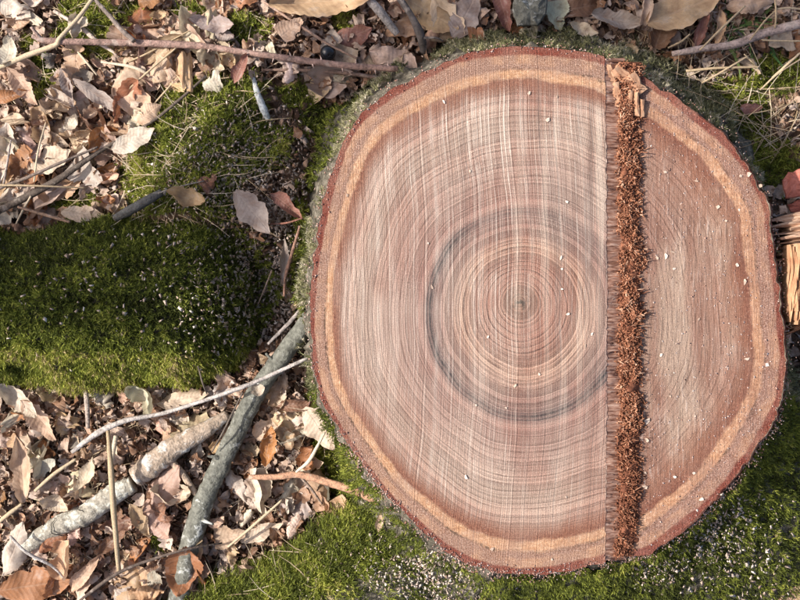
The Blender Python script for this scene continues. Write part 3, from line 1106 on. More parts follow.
# ------------------------------------------------------------------ leaves
def leaf_geo(seed, nu=22, ratio=.36, curl=.6, fold=.4, wave=.08, twist=.2, u0=0.0, u1=1.0, tear=0.3, serr=.05, crump=.075):
    """a serrated dry leaf of length 1 along x"""
    r = np.random.default_rng(seed)
    uu = np.linspace(u0, u1, nu + 1)
    vv = np.array([-1, -.66, -.33, 0, .33, .66, 1.0])
    U, Vv = np.meshgrid(uu, vv, indexing='ij')
    wd = ratio / 2 * np.sin(np.pi * np.clip(U, .012, .988) ** .85) ** .75
    saw = 1 + serr * np.where((np.arange(nu + 1) % 2) == 0, 1, -.7)[:, None] * r.uniform(.2, 1.5, (nu + 1, 1))
    wd = wd * np.where(np.abs(Vv) > .9, saw, 1)
    if tear:
        tr = 1 - tear * np.clip(fbm(uu * 7 + seed, uu * 0 + 3, seed, 3) * 2.2 + .25, 0, 1.1)[:, None]
        tr2 = 1 - tear * .6 * np.clip(fbm(uu * 9 + seed * 2, uu * 0 + 7, seed, 3) * 2, 0, 1)[:, None]
        wd = wd * np.where(Vv > 0, tr, tr2)
        U = U + tear * .07 * fbm(Vv * 2.2 + seed, U * 0 + 5, seed + 2, 2) * (np.abs(U - (u0 + u1) / 2) * 2 / (u1 - u0)) ** 4
    a = curl * (U - .5) * 2
    x = np.sin(a) / (2 * curl + 1e-9)
    z0 = (1 - np.cos(a)) / (2 * curl + 1e-9)
    lat = Vv * wd
    f = fold * np.abs(Vv)
    tw = twist * (U - .5) * 2
    y = lat * np.cos(f)
    z = np.abs(lat) * np.sin(f)
    z = z + wave * ratio * np.sin(U * 9 + Vv * 1.5 + seed) * np.abs(Vv) + crump * fbm(U * 5 + seed, Vv * 1.2, seed + 9, 3)
    y2 = y * np.cos(tw) - z * np.sin(tw)
    z2 = y * np.sin(tw) + z * np.cos(tw)
    X = x - np.sin(a) * z2 * .8
    V = np.stack([X, y2, z0 + z2], -1).reshape(-1, 3)
    F = grid_faces(nu + 1, 7)
    return V, F, np.stack([U, Vv, 0 * U], -1).reshape(-1, 3)


TPL = []
specs = [dict(curl=.5, fold=.35), dict(curl=-.6, fold=-.3, ratio=.42), dict(curl=.9, fold=.6, ratio=.34), dict(curl=.25, fold=-.5, ratio=.5, wave=.14), dict(curl=-.35, fold=.8, ratio=.4),
         dict(curl=1.3, fold=.3, ratio=.46), dict(curl=.15, fold=.15, ratio=.44, wave=.06), dict(curl=-.9, fold=.5, twist=.8),
         dict(curl=.4, fold=.5, u0=.3, u1=.95, ratio=.5, tear=.5), dict(curl=-.5, fold=-.5, u0=.1, u1=.6, ratio=.55, tear=.6), dict(curl=.8, fold=.9, u0=.2, u1=.8, ratio=.6, tear=.5),
         dict(curl=.3, fold=.2, u0=.35, u1=.75, ratio=.65, tear=.7), dict(curl=-1.0, fold=1.1, u0=.15, u1=.9, ratio=.5, tear=.3), dict(curl=.6, fold=-.9, u0=0., u1=.7, ratio=.5, tear=.5, twist=.6)]
specs += [dict(curl=.7, fold=.7, u0=.15, u1=.75, ratio=.7, tear=.9, crump=.16, twist=.5), dict(curl=-.4, fold=-.6, u0=.3, u1=.9, ratio=.62, tear=.9, crump=.2), dict(curl=1.2, fold=.4, u0=.1, u1=.9, ratio=.5, tear=.7, crump=.15, twist=-.7),
          dict(curl=.2, fold=1.2, u0=.2, u1=1., ratio=.6, tear=.6, crump=.13), dict(curl=-1.1, fold=.3, u0=.0, u1=.7, ratio=.55, tear=.8, crump=.18, twist=.9), dict(curl=.5, fold=-1.0, u0=.25, u1=.8, ratio=.75, tear=1.0, crump=.2),
          dict(curl=1.6, fold=.8, u0=.05, u1=.95, ratio=.42, tear=.4, crump=.1), dict(curl=.3, fold=.3, u0=.4, u1=.8, ratio=.8, tear=1.1, crump=.22)]
NTP = len(specs)
for i, sp_ in enumerate(specs):
    V, F, uv = leaf_geo(100 + i, **sp_)
    TPL.append((V, F, uv, mesh('leaf', V, F, True, {'luv': uv})))
    TPL[-1][3].materials.append(M['leaf'])

CLR = dict(pale=(.62, .49, .37), pink=(.55, .385, .275), tan=(.50, .335, .20), rust=(.33, .145, .06), brown=(.19, .10, .062), grey=(.35, .295, .26), white=(.60, .52, .42), red=(.27, .12, .095), amber=(.45, .20, .06), dark=(.09, .055, .04))


def put_leaf(px, py, length, ang, tpl, colr, dz=.012, tilt=(0, 0), label=None, group=None, jit=.06, wide=1.0):
    """length in metres, ang in degrees as seen from above"""
    p = P(px, py, .03)
    z = float(surf(np.array([p[0]]), np.array([p[1]]))[0])
    p = P(px, py, z + dz)
    o = bpy.data.objects.new('leaf', TPL[tpl][3])
    COL.objects.link(o)
    o.location = p
    o.scale = (length, length * wide, length)
    o.rotation_euler = (math.radians(tilt[0]), math.radians(tilt[1]), math.radians(ang))
    c = np.array(CLR[colr]) * (1 + rng.normal(0, jit)) * (1 + rng.normal(0, jit * .4, 3))
    o.color = (*np.clip(c, .02, .8), 1)
    o['label'] = label
    o['category'] = 'leaf'
    if group:
        o['group'] = group
    return o


HERO = [
    # px, py, length, angle, template, colour, dz, tilt, label
    (21, 468, .088, 95, 0, 'pink', .030, (8, 0), 'long pinkish brown leaf standing lengthwise at the left edge below the log', .9),
    (88, 474, .058, 62, 2, 'pale', .026, (-14, 0), 'pale serrated leaf just above the cracked white branch', 1.2),
    (56, 502, .050, -18, 5, 'pale', .024, (10, 8), 'pale curled leaf lying against the upper side of the cracked branch', 1.0),
    (14, 548, .075, 70, 3, 'white', .022, (0, 0), 'bleached whitish torn leaf at the end of the cracked branch', 1.0),
    (36, 585, .095, 8, 6, 'rust', .020, (0, 0), 'large rust brown leaf in the bottom left corner', 1.2),
    (84, 574, .060, 52, 4, 'pink', .022, (0, 0), 'ribbed pinkish leaf under the dark thin twig at bottom left', 1.1),
    (112, 540, .055, 40, 2, 'brown', .024, (12, 0), 'brown leaf folded along its rib below the cracked branch', 1.2),
    (140, 520, .050, -60, 0, 'tan', .020, (-10, 0), 'tan ribbed leaf between the cracked branch and the grey branch', 1.2),
    (183, 399, .068, 12, 3, 'pale', .018, (-10, 0), 'flat pale leaf tucked beneath the lower edge of the mossy log', .9),
    (268, 445, .060, 80, 2, 'amber', .022, (10, 0), 'amber orange leaf glowing beside the grey branch', 1.3),
    (320, 428, .066, -55, 6, 'pale', .030, (10, 0), 'broad pale leaf tip leaning on the lower left of the stump', 1.3),
    (298, 405, .060, 4, 4, 'brown', .020, (0, 0), 'dark brown leaf in the hollow between grey branch and stump', 1.0),
    (236, 486, .052, -58, 1, 'white', .018, (0, 0), 'small whitish leaf right of the grey branch, above the long moss', 1.0),
    (258, 389, .024, 30, 5, 'white', .060, (0, 0), 'tiny bluish white leaf scrap where the pale stick crosses the grey branch', 1.6),
    (253, 212, .070, -50, 6, 'grey', .020, (10, -6), 'grey brown oval leaf left of the stump on sawdust', 1.25),
    (286, 205, .052, -38, 4, 'red', .022, (-14, 0), 'reddish brown folded leaf between grey leaf and stump', 1.3),
    (285, 262, .070, 88, 2, 'grey', .018, (0, 0), 'pale grey narrow leaf standing upright beside the stump', .6),
    (322, 1, .135, 3, 0, 'tan', .030, (10, 0), 'big tan leaf reaching in at the top above the berry', .9),
    (352, 36, .055, 20, 3, 'red', .016, (0, 0), 'reddish brown leaf right of the black berry', 1.4),
    (287, 32, .055, 40, 8, 'pink', .022, (0, 10), 'pinkish crumpled leaf above the thorny cane', 1.2),
    (240, 68, .042, 68, 4, 'red', .026, (0, 0), 'dark red leaf hanging under the thorny cane', 1.4),
    (217, 80, .050, 12, 9, 'white', .020, (0, 0), 'bleached leaf scrap below the middle of the thorny cane', 1.2),
    (432, 14, .080, -32, 3, 'tan', .020, (0, 0), 'mottled orange tan leaf above the stump, beside the forked twig', 1.3),
    (465, 16, .065, 62, 6, 'grey', .016, (0, 0), 'flat bluish grey leaf at the top above the stump', 1.4),
    (503, 10, .058, -72, 4, 'red', .018, (0, 0), 'dark wine coloured leaf at the top beside the grey bark piece', 1.4),
    (583, 30, .044, -20, 2, 'pale', .034, (0, 0), 'small pale ribbed leaf close above the stump', 1.4),
    (578, 8, .080, 14, 7, 'brown', .016, (0, 0), 'brown curled leaf at the top above the small ribbed leaf', 1.2),
    (618, 20, .072, -12, 0, 'grey', .018, (-8, 0), 'greyish tan leaf with ribs above the hinge strip', 1.1),
    (646, 10, .055, 82, 12, 'pale', .034, (0, 0), 'pale folded leaf pointing down at the top right of centre', 1.0),
    (684, 9, .105, 22, 6, 'tan', .032, (-12, 0), 'large tan leaf with sharply toothed edge at the top right', 1.15),
    (700, 32, .055, 70, 2, 'red', .022, (0, 0), 'reddish pink leaf under the large toothed leaf', 1.0),
    (719, 25, .050, 84, 4, 'tan', .028, (14, 0), 'pointed tan leaf tip right of the reddish pink leaf', 1.0),
    (752, 2, .065, 8, 1, 'pink', .024, (0, 0), 'pinkish leaf at the top edge of the right corner', 1.1),
    (751, 108, .030, 4, 3, 'red', .020, (0, 0), 'small reddish leaf on the shaded moss right of the stump', 1.2),
    (99, 97, .078, -34, 6, 'grey', .020, (0, 6), 'slender greenish grey leaf among straw in the upper left', .55),
    (69, 88, .055, -72, 0, 'grey', .024, (14, 0), 'steep grey leaf left of the slender leaf', .8),
    (134, 140, .060, 28, 6, 'white', .026, (-12, 0), 'bright whitish leaf at the upper end of the moss slope', 1.2),
    (148, 113, .040, 40, 1, 'pink', .022, (0, 0), 'dusky pink oval leaf above the moss slope', 1.6),
    (161, 66, .050, 70, 3, 'pink', .020, (0, 0), 'pinkish brown leaf below the left half of the thorny cane', 1.3),
    (84, 214, .058, -4, 6, 'pale', .020, (0, 0), 'pale flat leaf lying against the top of the mossy log', .9),
    (14, 8, .050, -28, 3, 'white', .020, (0, 0), 'pale leaf in the top left corner', 1.3),
    (8, 52, .050, 80, 5, 'white', .022, (0, 0), 'white leaf edge at the left below the bent straw', 1.2),
    (24, 88, .062, -52, 0, 'pink', .020, (0, 0), 'long pale pink leaf at the left under the bent straw', 1.1),
    (10, 96, .045, 20, 4, 'rust', .022, (0, 0), 'rust brown leaf at the left edge above the crossed sticks', 1.4),
    (50, 160, .060, 24, 6, 'pale', .016, (-8, 0), 'broad pale leaf crossed by the two dark sticks', 1.4),
    (16, 196, .050, 12, 3, 'white', .014, (0, 0), 'bleached leaf between the dark sticks at the left edge', 1.4),
    (32, 178, .035, 60, 10, 'rust', .022, (0, 0), 'rusty leaf bit under the crossing of the dark sticks', 1.5),
    (380, 520, .030, 80, 4, 'pink', .020, (0, 0), 'small pinkish leaf hanging from the brown cane', 1.2),
    (208, 500, .046, -40, 1, 'pink', .016, (0, 0), 'pinkish leaf beside the foot of the grey branch', 1.2),
    (262, 532, .060, 24, 6, 'pale', .016, (0, 0), 'pale leaf along the upper border of the long moss', .8),
    (20, 400, .075, -40, 2, 'white', .026, (0, 0), 'white edged curled leaf just under the log at the left', 1.2),
    (40, 420, .070, -50, 0, 'pink', .022, (0, 0), 'smooth pink leaf slanting below the white edged leaf', 1.1),
]
heroxy = np.array([(h[0], h[1]) for h in HERO], float)
for h in HERO:
    put_leaf(h[0], h[1], h[2] * .9, h[3], h[4], h[5], h[6] + .006, h[7], h[8], None, .04, h[9])

LMK = [(90, 42, 'the left part of the thorny cane'), (200, 46, 'the middle of the thorny cane'), (330, 63, 'the right part of the thorny cane'), (76, 20, 'the kink of the bent straw'), (112, 18, 'the dark grey twig'), (99, 97, 'the slender grey leaf'),
       (134, 140, 'the bright whitish leaf'), (148, 113, 'the dusky pink leaf'), (20, 200, 'the lower end of the thick dark stick'), (70, 172, 'the middle of the thick dark stick'), (140, 208, 'the dark stub'), (84, 214, 'the pale leaf on the log'),
       (24, 88, 'the long pale pink leaf'), (8, 52, 'the white leaf edge'), (14, 8, 'the top left corner'), (40, 130, 'the fine pale straw'), (150, 72, 'the whitish curved straw'), (185, 12, 'the second moss cushion at the top'), (180, 110, 'the thin end of the dark stick'),
       (21, 468, 'the long pinkish leaf'), (88, 474, 'the pale serrated leaf'), (14, 548, 'the bleached torn leaf'), (36, 585, 'the large rust leaf'), (60, 525, 'the lower half of the cracked branch'), (115, 495, 'the upper half of the cracked branch'), (175, 448, 'the broken branch'),
       (111, 440, 'the upper end of the straight tan stem'), (118, 560, 'the foot of the straight tan stem'), (100, 432, 'the left end of the long pale stick'), (190, 404, 'the middle of the long pale stick'), (240, 425, 'the middle of the grey branch'), (195, 525, 'the lower half of the grey branch'),
       (290, 345, 'the upper end of the grey branch'), (268, 445, 'the amber leaf'), (320, 428, 'the broad pale leaf tip'), (275, 478, 'the left end of the flat cane'), (340, 488, 'the middle of the flat cane'), (255, 522, 'the straw by the long moss'), (160, 555, 'the thin dark twig'), (230, 590, 'the tip of the long moss'),
       (60, 400, 'the lower edge of the log'), (10, 400, 'the white edged curled leaf'), (183, 399, 'the flat leaf under the log'), (328, 53, 'the black berry'), (322, 4, 'the big tan leaf'), (384, 15, 'the grey stick'), (412, 20, 'the forked twig'), (465, 16, 'the bluish grey leaf'), (530, 10, 'the bluish bark piece'),
       (583, 30, 'the small ribbed leaf'), (618, 20, 'the ribbed greyish leaf'), (684, 9, 'the large toothed leaf'), (720, 47, 'the left half of the pinkish grey twig'), (790, 28, 'the right end of the pinkish grey twig'), (751, 108, 'the small reddish leaf'), (790, 120, 'the right frame edge'), (253, 212, 'the grey oval leaf'), (286, 205, 'the reddish folded leaf'), (285, 262, 'the narrow grey leaf'), (268, 119, 'the blue grey stick'), (310, 110, 'the mossy rim of the stump')]
USED = set()


def where(x, y, n_alt=6):
    d = [(math.hypot(x - a, y - b), a, b, t) for a, b, t in LMK]
    d.sort()
    for dd, a, b, t in d[:n_alt]:
        dx, dy = x - a, y - b
        if abs(dx) > 2.2 * abs(dy):
            w_ = 'right of' if dx > 0 else 'left of'
        elif abs(dy) > 2.2 * abs(dx):
            w_ = 'below' if dy > 0 else 'above'
        else:
            w_ = ('below' if dy > 0 else 'above') + (' right of' if dx > 0 else ' left of')
        yield ('close to ' if dd < 9 else w_ + ' ') + t


def own_label(desc, x, y):
    for w_ in where(x, y):
        l_ = f'{desc} {w_}'
        if l_ not in USED:
            break
    USED.add(l_)
    return l_


# countable leaves of the litter: (area polygon test, names)
ZONES = [('above the mossy log', 'leaves in the litter above the mossy log', lambda x, y: (x < 235) & (y < 222), 120),
         ('below the mossy log', 'leaves in the litter below the mossy log', lambda x, y: (x < 400) & (y > 388), 130),
         ('between log and stump', 'leaves between the log and the stump', lambda x, y: (x > 228) & (x < 400) & (y > 95) & (y < 388), 3),
         ('behind the top of the stump', 'leaves along the top above the stump', lambda x, y: (x > 262) & (y < 95) & (x < 640), 36),
         ('in the shade right of the stump', 'leaves in the shade right of the stump', lambda x, y: (x > 640) & (y < 165), 9)]
PAL = {'pale': 'pale beige', 'pink': 'pinkish brown', 'tan': 'tan', 'rust': 'rust brown', 'brown': 'dark brown', 'white': 'bleached whitish', 'grey': 'greyish'}
for zi, (zn_, grp, test, cnt) in enumerate(ZONES):
    placed = 0
    tries = 0
    while placed < cnt and tries < 6000:
        tries += 1
        qx, qy = rng.uniform(-12, 812), rng.uniform(-12, 612)
        if not test(np.array(qx), np.array(qy)):
            continue
        p = P(qx, qy, .02)
        X1, Y1 = np.array([p[0]]), np.array([p[1]])
        if flare_h(X1, Y1)[0] > .02 or log_h(X1, Y1)[0] > -.5 or root_h(X1, Y1)[0] > 0:
            continue
        if patch_mask(np.array(qx), np.array(qy)) > .15 and rng.random() < .93:
            continue
        if np.min(np.hypot(heroxy[:, 0] - qx, heroxy[:, 1] - qy)) < 14:
            continue
        cn = rng.choice(['pale', 'pink', 'tan', 'rust', 'brown', 'white', 'grey'], p=[.28, .26, .12, .12, .06, .11, .05])
        small = rng.random() < .62
        put_leaf(qx, qy, rng.uniform(.026, .050) if small else rng.uniform(.050, .080), rng.uniform(0, 360), int(rng.integers(8, NTP)) if small else int(rng.choice([0, 1, 2, 3, 4, 5, 7, 8, 9, 10, 12, 13, 14, 15, 16, 17, 18, 20, 20, 16])), cn,
                 rng.uniform(.010, .026), (rng.normal(0, 18), rng.normal(0, 14)), own_label(PAL[cn] + (' small' if small else '') + ' dry leaf', qx, qy), f'{PAL[cn]} {grp}', .12, rng.uniform(.9, 1.5))
        placed += 1

# broken bits of leaf between them, too many to count
FR = [leaf_geo(300 + i, nu=5, ratio=r_, curl=c_, fold=f_, u0=a_, u1=b_, tear=1.0, crump=.22, serr=.1, twist=.5) for i, (r_, c_, f_, a_, b_) in enumerate(
    ((.6, .5, .4, .2, .7), (.8, -.7, .6, .3, .7), (.5, 1.2, -.5, .1, .6), (.7, .4, 1.0, .4, .9), (.45, -.9, .3, .2, .8), (.9, .8, -.8, .35, .75)))]
Vs, Fs, Us, Rs = [], [], [], []
off = 0
fx_, fy_ = rng.uniform(-.54, .54, 15000), rng.uniform(-.42, .42, 15000)
qx, qy = pix(fx_, fy_, .02)
ok = (flare_h(fx_, fy_) < 0) & (log_h(fx_, fy_) < 0) & (root_h(fx_, fy_) < 0) & (patch_mask(qx, qy) + .8 * fbm(fx_ * 30, fy_ * 30, 91, 2) < .1)
ok &= ~((qx > 222) & (qx < 325) & (qy > 88) & (qy < 345) & (rng.random(len(qx)) < .88))
ok &= ~((qx > 655) & (qy > 25) & (rng.random(len(qx)) < .6))
fx_, fy_ = fx_[ok], fy_[ok]
fz_ = ground_h(fx_, fy_)
for x, y, z in zip(fx_, fy_, fz_):
    V, F, uv = FR[int(rng.integers(0, 6))]
    R3 = np.array(Matrix.Rotation(rng.uniform(0, 6.28), 3, 'Z') @ Matrix.Rotation(rng.normal(0, .5), 3, 'X') @ Matrix.Rotation(rng.normal(0, .4), 3, 'Y'))
    Vs.append((V * rng.uniform(.008, .034)) @ R3.T + np.array([x, y, z + rng.uniform(.003, .020)]))
    Fs.append(F + off)
    Us.append(uv)
    Rs.append(np.full(len(V), rng.random()))
    off += len(V)
link('leaf_fragments', mesh('leaf_fragments', np.concatenate(Vs), np.concatenate(Fs), True, {'luv': np.concatenate(Us), 'rnd': np.concatenate(Rs)}), M['leafstuff'], kind='stuff', label='broken bits of dry leaves between the whole leaves', cat='leaf litter')

# leaves that go on outside the picture, one mass
Vs, Fs, Us, Rs = [], [], [], []
cnt = 0
off = 0
while cnt < 1500:
    x, y = rng.uniform(-1.5, 1.5), rng.uniform(-1.4, 1.4)
    if abs(x) < .53 and abs(y) < .42:
        continue
    if flare_h(np.array([x]), np.array([y]))[0] > 0 or log_h(np.array([x]), np.array([y]))[0] > 0:
        continue
    V, F, uv, _ = TPL[int(rng.integers(0, 14))]
    R3 = np.array(Matrix.Rotation(rng.uniform(0, 6.28), 3, 'Z') @ Matrix.Rotation(rng.normal(0, .3), 3, 'X') @ Matrix.Rotation(rng.normal(0, .2), 3, 'Y'))
    Vs.append((V * rng.uniform(.04, .11)) @ R3.T + np.array([x, y, float(ground_h(np.array([x]), np.array([y]))[0]) + rng.uniform(.006, .022)]))
    Fs.append(F + off)
    Us.append(uv)
    Rs.append(np.full(len(V), rng.random()))
    off += len(V)
    cnt += 1
link('leaf_litter', mesh('leaf_litter', np.concatenate(Vs), np.concatenate(Fs), True, {'luv': np.concatenate(Us), 'rnd': np.concatenate(Rs)}), M['leafstuff'], kind='stuff', label='dry leaves covering the forest floor all around', cat='leaf litter')


# ------------------------------------------------------------------ sticks, canes, straws
def path3(pl, dz):
    """pixel path with height above the ground in mm"""
    out = []
    for i, q in enumerate(pl):
        z = (q[2] if len(q) > 2 else dz) / 1000.0
        out.append(P(q[0], q[1], z))
    return np.array(out)


def stick(name, pl, rad, label, cat, color, dz=30, sides=8, n=26, wob=.1, mat=None, group=None, flat=1.0, seed=None, rnd=None):
    seed = int(rng.integers(0, 999)) if seed is None else seed
    V, F, uv = tube(path3(pl, dz), np.array(rad) / 1000.0, n, sides, wob, flat, seed)
    at = {'rnd': np.full(len(V), rnd)} if rnd is not None else None
    me = mesh(name, V, F, True, at)
    o = link(name, me, M[mat or 'stick'], None, label, cat, group)
    o.color = (*color, 1)
    return o


cane = stick('bramble_cane', [(32, 36, 48), (48, 41, 46), (90, 42, 44), (135, 43, 42), (200, 46, 42), (250, 53, 44), (300, 60, 46), (350, 66, 48), (398, 69, 52)], [2.6, 4.0, 3.8, 4.3, 3.6, 3.7, 3.9, 3.5],
             'long thorny reddish brown bramble cane lying across the top left', 'cane', (.26, .165, .135), n=60, wob=.06)
cp = smooth_path(path3([(200, 46, 42), (250, 53, 44), (300, 60, 46), (350, 66, 48), (398, 69, 52)], 40), 60)
for i, f in enumerate((3, 9, 14, 16, 22, 27, 33, 36, 42, 46, 52, 56)):
    b = cp[f]
    s = 1 if i % 2 else -1
    d = np.array([rng.normal(0, .25), s * 1.0, rng.uniform(-.1, .6)])
    V, F, rr = spikes(b[None] + .002 * d[None], d[None], np.array([.0065]), np.array([.0014]), np.array([.5]), 5)
    V[5:10] = V[5:10].mean(0) + (V[5:10] - V[5:10].mean(0)) * .15
    o = link('thorn', mesh('thorn', V, F, True), M['stick'], cane)
    o.color = (.55, .40, .33, 1)
V, F, uv = tube(path3([(42, 40, 46), (36, 33, 50), (31, 27, 52)], 40), [.0026, .0016], 8, 7, .05)
o = link('side_shoot', mesh('side_shoot', V, F), M['stick'], cane)
o.color = (.26, .18, .15, 1)

stick('bramble_runner', [(264, 2, 40), (300, 26, 42), (330, 45, 42), (358, 59, 38)], [1.3, 1.6, 1.2], 'thin brown runner slanting down to the cane above the berry', 'runner', (.27, .175, .13))
stick('dead_twig', [(262, 70, 26), (300, 70, 30), (345, 73, 30), (392, 80, 26)], [1.6, 2.0, 2.4, 1.8], 'thin dead twig running beneath the right half of the thorny cane', 'twig', (.20, .13, .10))
stick('bent_straw', [(-6, 70, 34), (26, 56, 40), (55, 45, 46), (60, 38, 50), (78, 18, 46), (96, -6, 42)], [3.0, 3.4, 2.8, 2.4, 2.2], 'pale bent straw kinked over the left end of the cane', 'straw', (.5, .4, .28), mat='straw', rnd=.6, n=40)
stick('dark_twig', [(92, -4, 40), (108, 14, 44), (122, 30, 48), (134, 41, 52)], [2.2, 2.6, 2.8, 3.0], 'dark grey twig slanting from the top edge to the cane', 'twig', (.17, .135, .115))
stick('pale_twig', [(54, 11, 30), (80, 27, 34), (98, 42, 32), (118, 55, 26)], [2.0, 2.6, 2.4, 1.8], 'pale short twig lying beneath the cane at upper left', 'twig', (.50, .40, .33))
stick('straw', [(101, 62, 34), (128, 66, 36), (142, 71, 34), (154, 79, 28)], [1.0, 2.0, 2.2, 1.2], 'whitish curved straw just below the cane', 'straw', (.6, .5, .4), mat='straw', rnd=.95)
stick('straw', [(117, 100, 36), (150, 70, 42), (176, 48, 46)], [1.1, 1.3, 1.0], 'thin tan straw rising to the cane left of the moss slope', 'straw', (.5, .4, .3), mat='straw', rnd=.4)
stick('straw', [(152, 106, 34), (170, 86, 36), (186, 68, 34)], [1.0, 1.2, .8], 'short tan straw above the dusky pink leaf', 'straw', (.5, .4, .3), mat='straw', rnd=.5)
stick('straw', [(128, 62, 30), (150, 52, 34), (198, 26, 34)], [1.0, 1.2, .8], 'long fine straw passing under the cane towards the top', 'straw', (.5, .4, .3), mat='straw', rnd=.35)
stick('straw', [(78, 52, 30), (88, 64, 34), (97, 75, 28)], [1.0, 1.4, 1.0], 'small pale straw in the moss below the cane', 'straw', (.5, .4, .3), mat='straw', rnd=.8)
stick('crossed_stick', [(-6, 213, 30), (30, 195, 36), (62, 177, 40), (88, 159, 42), (112, 144, 42), (150, 123, 44), (178, 101, 46), (206, 76, 40)], [4.2, 4.4, 3.6, 2.6, 2.0, 1.8, 1.4], 'thick dark stick rising from the left edge over the moss slope', 'stick', (.085, .065, .052), n=50)
stick('crossed_twig', [(-6, 190, 42), (26, 178, 50), (60, 163, 54), (98, 147, 48)], [2.2, 2.0, 1.7, 1.3], 'thinner dark twig running just above the thick dark stick', 'twig', (.15, .115, .095))
stick('thin_twig', [(3, 188, 40), (7, 164, 44), (11, 140, 40)], [1.2, 1.4, 1.0], 'short upright grey twig at the left edge', 'twig', (.28, .23, .2))
stick('straw', [(46, 122, 34), (38, 152, 52), (34, 182, 50)], [.9, 1.2, .9], 'fine pale straw crossing over the dark sticks', 'straw', (.5, .4, .3), mat='straw', rnd=.75)
stick('straw', [(31, 196, 40), (22, 212, 36), (16, 224, 30)], [1.2, 1.3, .9], 'short pale straw below the thick dark stick', 'straw', (.5, .4, .3), mat='straw', rnd=.8)
stick('straw', [(-4, 185, 56), (40, 186, 56), (86, 188, 36)], [1.3, 1.2, .9], 'level greyish straw lying across the thick dark stick', 'straw', (.5, .4, .3), mat='straw', rnd=.3)
stick('brown_twig', [(18, 207, 44), (42, 214, 50), (70, 222, 60)], [1.5, 2.0, 1.6], 'brown twig resting on the upper edge of the log', 'twig', (.25, .16, .11))
stick('dark_stub', [(116, 218, 50), (134, 208, 66), (150, 199, 72), (162, 192, 70)], [5.0, 6.0, 5.6, 4.0], 'short dark stub of wood in the moss above the log', 'stick', (.085, .085, .082))
stick('fine_twig', [(158, 193, 76), (182, 186, 76), (204, 181, 70)], [1.0, 1.0, .7], 'fine grey twig running from the dark stub over the moss', 'twig', (.2, .18, .16))
stick('lichen_stick', [(253, 78, 34), (258, 95, 40), (264, 110, 42), (268, 119, 36)], [2.6, 3.6, 4.4, 3.0], 'short pale blue grey stick below the thorny cane', 'stick', (.46, .49, .48))
stick('grey_stick', [(366, -4, 40), (382, 14, 40), (397, 34, 30)], [4.5, 5.5, 4.0], 'grey stick slanting in at the top left of the stump', 'stick', (.30, .27, .25))
stick('forked_twig', [(398, -4, 46), (410, 14, 48), (420, 34, 46), (424, 52, 30)], [4.0, 3.6, 5.0, 4.5], 'dark forked twig at the top beside the stump', 'twig', (.10, .085, .078))
stick('fine_twig', [(424, 38, 52), (436, 38, 54), (443, 41, 50)], [1.6, 1.2, .8], 'tiny dark twig branching right of the forked twig', 'twig', (.10, .085, .078))
stick('petiole', [(270, 224, 44), (286, 223, 52), (303, 218, 54)], [.9, 1.2, 1.0], 'short reddish leaf stalk next to the left side of the stump', 'stalk', (.26, .12, .085))
stick('brown_twig', [(300, 226, 66), (293, 250, 60), (286, 275, 52), (284, 296, 40)], [1.6, 2.0, 1.9, 1.3], 'slim reddish brown twig standing along the left of the stump', 'twig', (.25, .14, .10))
stick('fine_twig', [(272, 270, 44), (264, 290, 44), (258, 304, 36)], [.9, 1.0, .7], 'fine twig in sawdust at the right end of the log', 'twig', (.28, .2, .15))
stick('dead_twig', [(308, 300, 40), (290, 322, 44), (268, 344, 40)], [2.0, 2.4, 1.8], 'grey twig left of the upper end of the grey branch', 'twig', (.30, .26, .24))

# two larger branches
gb = stick('grey_branch', [(312, 316, 58), (287, 350, 50), (262, 384, 42), (246, 412, 37), (230, 446, 34), (214, 478, 33), (203, 505, 29), (190, 545, 24), (184, 575, 20), (174, 612, 16)], [10, 10.5, 11, 11.5, 11, 12.5, 11, 11.5],
           'grey bark covered branch leaning from the stump to the bottom edge', 'branch', (.3, .3, .28), n=110, sides=18, wob=.10, mat='grey_branch', seed=12)
for i, (x, y, z, r) in enumerate(((205, 497, 40, 6), (238, 430, 46, 4), (222, 462, 44, 3.5))):
    a = np.linspace(0, 2 * np.pi, 12, endpoint=False)
    V = []
    for (rr_, zz_) in ((1.5, -3), (1.0, .6), (.55, 0.2), (.2, 1.0)):
        for q in a:
            V.append((rr_ * r / 1000 * np.cos(q), rr_ * r / 1000 * .7 * np.sin(q), zz_ / 1000))
    o = link('knot', mesh('knot', np.array(V), [tuple(f) for f in grid_faces(4, 12, True)] + [tuple(36 + j for j in range(12))]), M['grey_branch'], gb)
    o.location = P(x, y, z / 1000)
    o.rotation_euler = (0, 0, 1.1)
for x, y, z, dx, dy, l in ((252, 398, 44, .7, .5, .022), (221, 458, 40, -.9, .2, .016), (199, 518, 34, .9, -.3, .02), (276, 364, 50, -.6, .7, .018)):
    b = P(x, y, z / 1000)
    V, F, uv = tube(np.array([b, b + np.array([dx, dy, .5]) * l * .5, b + np.array([dx, dy, .35]) * l]), [.0035, .002, .0012], 10, 8, .15)
    o = link('side_twig', mesh('side_twig', V, F), M['grey_branch'], gb)

